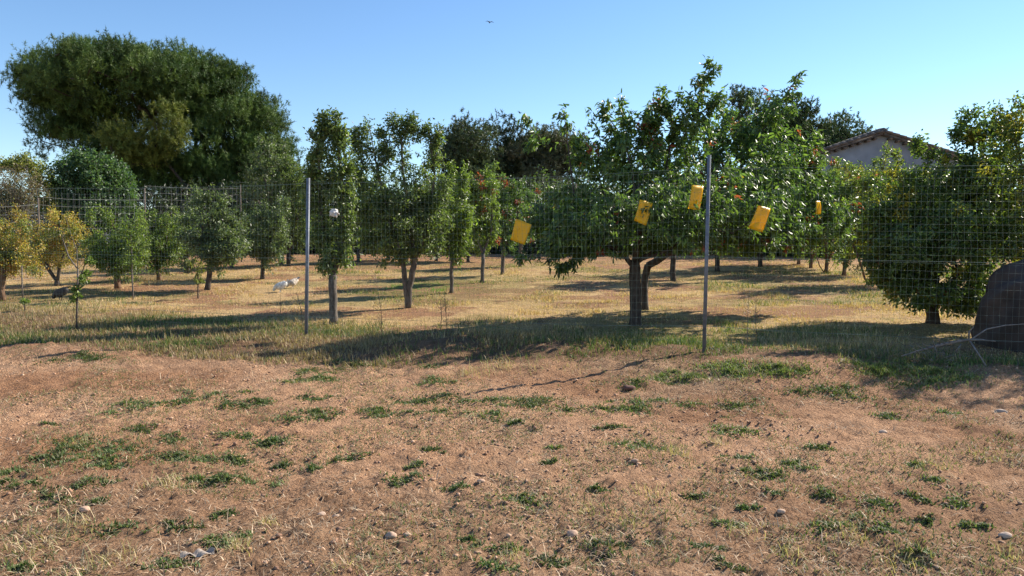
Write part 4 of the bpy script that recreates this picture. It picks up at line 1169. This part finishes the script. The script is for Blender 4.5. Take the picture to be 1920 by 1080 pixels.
def far_fence():
    pts_px = [(-130, 395, 548, 14.2), (70, 372, 522, 16.6), (270, 353, 505, 19.5), (450, 346, 494, 22), (660, 338, 489, 23.5), (860, 330, 486, 24.5), (1080, 330, 486, 25)]
    ps, hs = [], []
    for px, pt_, pb, d in pts_px:
        q = P(px, pt_, d); z = float(gz(q[0], d)); ps.append((q[0], q[1])); hs.append(q[2] - z)
    root = empty('far_fence', (ps[0][0], ps[0][1], float(gz(*ps[0]))))
    for i in range(len(ps) - 1):
        h = (hs[i] + hs[i + 1]) / 2
        fence_panel('wire_mesh', ps[i], ps[i + 1], lambda x, y: float(gz(x, y)), h, 0.15, 0.18, 0.0022, M['wire_far'], root, 0.03, seed=50 + i)
    for (x, y), h in zip(ps, hs):
        mb = MB(); z = float(gz(x, y)); mb.tube([(x, y + .03, z - .1), (x, y + .03, z + h + .01)], 0.018, 7); mb.build('fence_post', M['wood'], root)
    tag(root, 'tall wide meshed wire fence at the far side of the orchard', 'fence')
far_fence()

# ---------------------------------------------------------------- yellow sticky cards
def card(corners, d, label, tilt, wire_top, bend=0.009):
    C4 = [P(px, py, d + o) for (px, py), o in zip(corners, tilt)]     # tl tr br bl
    tl, tr, br, bl = C4
    nrm = np.cross(tr - tl, bl - tl); nrm /= np.linalg.norm(nrm)
    if nrm[1] > 0: nrm = -nrm
    root = empty('sticky_card', (tl + tr) / 2)
    n = 9
    V, T = [], []
    for side in (0, 1):
        for j in range(n):
            for i in range(n):
                u, v = i / (n - 1), j / (n - 1)
                p = (tl * (1 - u) + tr * u) * (1 - v) + (bl * (1 - u) + br * u) * v
                p = p + nrm * (bend * math.sin(math.pi * v + .4) * (0.6 + .5 * u) - 0.0012 * side + 0.006 * math.sin(5 * u + 3 * v))
                V.append(p)
    F4 = []
    for s in (0, 1):
        o = s * n * n
        for j in range(n - 1):
            for i in range(n - 1):
                q = (o + j * n + i, o + j * n + i + 1, o + (j + 1) * n + i + 1, o + (j + 1) * n + i)
                F4.append(q if s == 0 else q[::-1])
    edge = [j for j in range(n)] + [k * n + n - 1 for k in range(1, n)] + [(n - 1) * n + k for k in range(n - 2, -1, -1)] + [k * n for k in range(n - 2, 0, -1)]
    for a, b in zip(edge, edge[1:] + edge[:1]): F4.append((b, a, a + n * n, b + n * n))
    np_mesh('card', V, np.array(F4), M['trap'], root, smooth=False)
    mb = MB(); c = (tl + tr) / 2
    q = P(*wire_top, d + .05)
    mb.tube([c + nrm * .004 - (c - (bl + br) / 2) * .03, c + (q - c) * .5 + np.array([.01, 0, 0]), q], 0.0028, 5)
    mb.build('hanging_wire', M['wire'], root)
    tag(root, label, 'sticky card', 'yellow sticky cards hung in the peach tree')
DC = 8.55
card([(967, 410), (997, 421), (983, 459), (957, 449)], DC, 'yellow sticky card at the far left tip of the peach branches', (0, .04, .0, -.04), (975, 392))
card([(1200, 374), (1224, 381), (1211, 423), (1189, 413)], DC - .1, 'yellow sticky card hanging in the centre above the peach trunk', (0, .04, .0, -.04), (1210, 358))
card([(1297, 347), (1319, 349), (1311, 394), (1290, 391)], DC - .1, 'topmost yellow sticky card just left of the right fence post', (0, .05, .0, -.05), (1306, 332))
card([(1421, 385), (1445, 391), (1429, 436), (1403, 427)], DC - .1, 'yellow sticky card right of the right fence post', (0, .04, .0, -.04), (1432, 368))
card([(1529, 377), (1538, 377), (1538, 402), (1529, 402)], 8.9, 'small far yellow sticky card, the rightmost one among citrus leaves', (0, .05, .05, 0), (1533, 362), .01)

# ---------------------------------------------------------------- boulder, dead branch, stakes, stalks, scrap, white stand-in lump
def boulder():
    v, f = ico(5)
    c = P(1982, 590, 8.1); c[2] = float(gz(c[0], c[1])) + 0.35
    k = 8.1 / F
    s = np.array([128 * k, 0.7, 118 * k])
    sup = np.sign(v) * np.abs(v) ** 0.82
    dn = 0.5 * (fbm(v[:, 0] * 1.7 + 9, v[:, 2] * 1.7 + v[:, 1], 3, 3) - .5) + 0.16 * (fbm(v[:, 0] * 6, v[:, 2] * 6 + v[:, 1] * 5, 8, 5) - .5)
    q = sup * (1 + dn[:, None]) * s + c
    root = np_mesh('boulder', q - c, f, M['rock'], smooth=False)
    root.location = Vector(c)
    tag(root, 'big dark reddish brown boulder behind the wire at the right edge', 'boulder')
boulder()

def dead_branch():
    def Q(px, py, off=0.0):
        return P(px, py, 6.75 + off)
    g = G(1700, 690)
    root = empty('dead_branch', Q(1816, 640))
    dry = mat_flat('bleached_wood', (0.19, 0.165, 0.15), .9, .35, 30)
    mb = MB()
    main = [Q(1690, 668, .1), Q(1725, 657, .05), Q(1757, 648), Q(1790, 641), Q(1816, 637), Q(1840, 637, -.05), Q(1867, 640, -.1)]
    mb.tube(main, [.006, .010, .013, .014, .013, .008, .004], 6)
    mb.tube([Q(1816, 637), Q(1817, 622), Q(1826, 612, -.05)], [.010, .008, .003], 5)
    mb.tube([Q(1818, 638), Q(1832, 660, -.1), Q(1849, 686, -.2)], [.010, .008, .005], 6)
    mb.tube([Q(1802, 645), Q(1791, 660, -.05)], [.006, .003], 5)
    mb.tube([Q(1820, 637), Q(1850, 617, .1), Q(1885, 610, .1), Q(1925, 607, .1)], [.008, .007, .006, .003], 5)
    for px, py, dx, dy in [(1732, 655, -14, -12), (1741, 652, -12, -12), (1752, 648, -3, -12), (1763, 645, -4, -14), (1772, 644, -5, -6), (1783, 642, -6, -6), (1794, 640, -3, -12), (1806, 638, -4, -12), (1752, 650, 4, 10), (1720, 659, -10, -8)]:
        mb.tube([Q(px, py), Q(px + dx * .7, py + dy * .5, -.03), Q(px + dx, py + dy, -.05)], [.006, .004, .002], 4)
    mb.build('branch', dry, root)
    for _ in range(34):
        tw = MB()
        x = rng.uniform(1690, 1775); y = rng.uniform(655, 690); a = rng.uniform(0, 6.28); l = rng.uniform(5, 22)
        o = rng.uniform(-.1, .15)
        gy = G(x, y + 0)
        p0 = gy + np.array([0, 0, rng.uniform(0.01, .08)]); p1 = p0 + np.array([math.cos(a), math.sin(a), rng.uniform(-.05, .3)]) * l / F * 6.7
        tw.tube([p0, (p0 + p1) / 2 + rng.normal(0, .01, 3), p1], [.004, .003, .0015], 4)
        tw.build('twig', dry if _ % 2 else M['wood'], root)
    tag(root, 'grey dead branch with short thorny side twigs leaning in the shade before the boulder', 'dead branch')
dead_branch()

def stake(base_px, top_px, r, label, mat='bark_grey'):
    g = G(*base_px)
    t = P(top_px[0], top_px[1], g[1])
    mb = MB(); m_ = (g + t) / 2 + rng.normal(0, .012, 3)
    root = empty('stake', g)
    mb.tube([g - np.array([0, 0, .05]), m_, t], [r, r * .9, r * .8], 6)
    mb.build('pole', M[mat], root)
    tag(root, label, 'stake', 'thin stakes in the orchard')
stake((44, 577), (41, 497), .011, 'thin leaning wooden stake at the far left before the orange trees')

def stalk(base_px, top_px, n, label, r=.004, side=14, wild=0.5):
    g = G(*base_px); t = P(top_px[0], top_px[1], g[1]); k = g[1] / F
    root = empty('dry_weed', g)
    mb = MB()
    m1 = g + (t - g) * .5 + rng.normal(0, .02, 3)
    mb.tube([g - np.array([0, 0, .02]), m1, t], [r, r * .8, r * .4], 5)
    for i in range(n):
        f_ = rng.uniform(.15, .95); p = g + (t - g) * f_; a = rng.uniform(0, 6.28); l = side * k * rng.uniform(.5, 1.4) * (1.1 - .5 * f_)
        q = p + np.array([math.cos(a) * l, math.sin(a) * l, l * rng.uniform(.3, 1.1)])
        mb.tube([p, (p + q) / 2 + np.array([0, 0, -.1 * l]), q], [r * .5, r * .4, r * .2], 3)
    mb.build('stem', M['wood'], root)
    m_ = n * 5
    f_ = rng.uniform(.1, 1, m_)[:, None]
    p = g + (t - g) * f_ + rng.normal(0, side * k * .5, (m_, 3)) * np.array([1, 1, .4])
    V, F_, nv = leaf_arrays(p, unit(rng.standard_normal((m_, 3)) + np.array([0, 0, .4])), np.full(m_, .022), np.full(m_, .007))
    np_mesh('leaves', V, F_, M['leaf'], root, np.repeat(pick([(0.12, 0.13, 0.05), (0.2, 0.16, 0.08), (0.09, 0.11, 0.04)], m_), nv, 0))
    tag(root, label, 'weed', 'tall thin weeds along the fence')
stalk((716, 640), (703, 512), 16, 'tall wispy weed left of the twin trunked tree, growing by the fence')
stalk((838, 632), (834, 545), 20, 'dark bushy dry weed below the slender tree, right one of the pair')
stalk((826, 626), (824, 548), 10, 'thin dark dry weed, left one of the pair below the slender tree')
stalk((568, 612), (556, 548), 12, 'spiky twig weed touching the left side of the left post', .006, 18)
stalk((1402, 655), (1404, 556), 18, 'feathery upright weed right of the right fence post, left one of two')
stalk((1420, 640), (1418, 552), 14, 'feathery upright weed right of the right fence post, right one of two')
stalk((526, 590), (527, 508), 5, 'single bare whip in front of the white hen', .003, 10)
stalk((935, 690), (938, 660), 4, 'short pale seeding stalk at the edge of the big shadow', .003, 8)

def scrap():
    g = G(370, 1049)
    n = 14; V = []
    ang = R(18)
    for j in range(6):
        for i in range(n):
            u, v = i / (n - 1) - .5, j / 5 - .5
            wx = .135 * (1 - .3 * abs(u)) ; x = u * .14; y = v * .05 * (1 - 1.2 * u * u + .25 * math.sin(9 * u))
            z = .010 + .010 * math.sin(14 * u + 4 * v) + .006 * math.cos(20 * v + 5 * u)
            V.append((g[0] + x * math.cos(ang) - y * math.sin(ang), g[1] + x * math.sin(ang) + y * math.cos(ang), g[2] + 0.012 + max(z, 0.003)))
    V = np.array(V); V = np.vstack([V, V - np.array([0, 0, .0015])])
    F4 = []
    for s in (0, 1):
        for j in range(5):
            for i in range(n - 1):
                o = s * 6 * n + j * n + i; q = (o, o + 1, o + n + 1, o + n); F4.append(q if s == 0 else q[::-1])
    o = np_mesh('paper_scrap', V, np.array(F4), mat_flat('weathered_paper', (0.30, 0.245, 0.20), 0.8, 0.2, 40), smooth=True)
    tag(o, 'weathered pale paper or bark scrap lying on the left foreground dirt', 'scrap')
scrap()

def stand_in_lump():  # white lump standing in for an unidentified bright spot among the leaves
    v, f = ico(4)
    c = P(627, 401, 9.6); k = 9.6 / F
    q = v * (1 + 1.3 * (fbm(v[:, 0] * 2.5 + 3, v[:, 2] * 2.5 + v[:, 1], 3, 3)[:, None] - .45)) * np.array([8.5 * k, 0.045, 7 * k])
    q[:, 2] = np.where(q[:, 2] < 0, q[:, 2] * .75, q[:, 2])
    o = np_mesh('white_lump', q, f, mat_flat('lump_white', (0.62, 0.58, 0.55), 0.8, 0.1, 30), smooth=True)
    o.location = Vector(c)
    tag(o, 'crumpled white lump standing in for a bright spot in the crown of the narrow fruit tree', 'stand_in_lump')
stand_in_lump()

# ---------------------------------------------------------------- hens and bird
def skin_body(name, pts, edges, radii, mat, parent, root_i=0, sub=2):
    me = bpy.data.meshes.new(name)
    me.from_pydata([tuple(p) for p in pts], edges, [])
    o = bpy.data.objects.new(name, me); COL.objects.link(o)
    if parent: o.parent = parent
    m_ = o.modifiers.new('skin', 'SKIN'); m_.use_smooth_shade = True
    sk = me.skin_vertices[0].data
    for i, r in enumerate(radii):
        sk[i].radius = r if isinstance(r, tuple) else (r, r)
        sk[i].use_root = (i == root_i)
    s = o.modifiers.new('sub', 'SUBSURF'); s.levels = sub; s.render_levels = sub
    me.materials.append(mat)
    return o

def hen(px, py, label, c1, c2, yaw, size=1.0, black=False):
    g = G(px, py)
    root = empty('hen', g)
    root.rotation_euler = (0, 0, yaw)
    s = size
    # +x is forward: pecking pose, tail raised behind
    body = [(-.135, 0, .235), (-.10, 0, .19), (-.05, 0, .155), (0, 0, .14), (.05, 0, .135), (.085, 0, .12), (.11, 0, .085), (.128, 0, .05), (.14, 0, .035)]
    rad = [(.03, .05), (.06, .07), (.085, .09), (.098, .095), (.09, .085), (.062, .058), (.040, .038), (.033, .031), (.015, .014)]
    pts = [(a * s, b * s, c * s) for a, b, c in body]
    e = [(i, i + 1) for i in range(len(pts) - 1)]
    rr = [(a * s, b * s) for a, b in rad]
    # legs
    for sd in (-1, 1):
        b0 = len(pts)
        pts += [(-.005 * s, sd * .03 * s, .10 * s), (-.012 * s, sd * .032 * s, .05 * s), (0, sd * .034 * s, .004 * s), (.03 * s, sd * .036 * s, .003 * s)]
        rr += [.020 * s, .008 * s, .006 * s, .004 * s]
        e += [(3, b0), (b0, b0 + 1), (b0 + 1, b0 + 2), (b0 + 2, b0 + 3)]
    m_ = mat_flat('hen_feathers', c1, .8, .25, 26, 0, .5, c2)
    skin_body('body', pts, e, rr, m_, root, 3)
    def local(mb, name, mat):
        o = mb.build(name, mat); o.parent = root; return o
    cb = MB()
    for k in range(4):
        x = (.112 + .008 * k) * s; z = (.083 - .013 * k) * s
        cb.tube([(x, 0, z), (x + .012 * s, 0, z + .012 * s)], [.005 * s, .002 * s], 5)
    local(cb, 'comb', mat_flat('red_comb', (0.5, 0.03, 0.02), .5, .1))
    bk = MB(); bk.tube([(.136 * s, 0, .040 * s), (.150 * s, 0, .020 * s)], [.006 * s, .001], 6)
    local(bk, 'beak', mat_flat('horn_beak', (0.5, 0.33, 0.12), .4, .1))
    tf = MB()
    for k in range(7):
        a = (k - 3) * .12
        tf.add([(-.09 * s, a * .06 * s, .20 * s), (-.155 * s, (a * .3 - .02) * s * .5, (.27 - abs(a) * .03) * s), (-.175 * s, a * .2 * s, (.285 - abs(a) * .05) * s), (-.15 * s, (a * .3 + .02) * s * .5, (.24 - abs(a) * .03) * s)], [(0, 1, 2, 3)])
    local(tf, 'tail', m_)
    tag(root, label, 'hen', 'hens pecking in the orchard')
hen(525, 548, 'white and grey hen pecking left, the nearer of the two beside the left post', (0.50, 0.49, 0.47), (0.8, 0.78, 0.72), math.pi + .15, .88)
hen(548, 540, 'brownish white hen pecking with raised tail, right behind the white and grey hen', (0.36, 0.28, 0.22), (0.68, 0.60, 0.50), math.pi + .7, 0.82)
hen(113, 563, 'black hen standing in the grass under the V trunked orange tree', (0.016, 0.015, 0.017), (0.05, 0.045, 0.045), math.pi - .1, 0.95, True)

def bird():
    c = P(918, 42, 60)
    root = empty('bird', c)
    s = 1.0
    m_ = mat_flat('dark_feathers', (0.02, 0.02, 0.025), .7, .2)
    skin_body('body', [(-.16, 0, 0), (-.06, 0, .01), (.05, 0, .01), (.12, 0, .02), (.17, 0, .015)], [(0, 1), (1, 2), (2, 3), (3, 4)], [(.012, .03), .04, .045, .028, .008], m_, root, 2)
    wm = MB()
    for sd in (-1, 1):
        wm.add([(.07, sd * .02, .02), (-.05, sd * .02, .02), (.05, sd * .16, .10), (-.06, sd * .16, .09), (-.05, sd * .34, .0), (-.10, sd * .33, -.01),
                (.07, sd * .02, .012), (-.05, sd * .02, .012), (.05, sd * .16, .092), (-.06, sd * .16, .082)],
               [(0, 1, 3, 2), (2, 3, 5, 4), (6, 8, 9, 7), (8, 4, 5, 9)])
    o = wm.build('wings', m_); o.parent = root
    root.rotation_euler = (0.1, 0.2, R(100))
    tag(root, 'tiny dark bird flying high in the clear sky', 'bird')
bird()
print('TRIS', sum(len(o.data.polygons) for o in bpy.data.objects if o.type == 'MESH'))
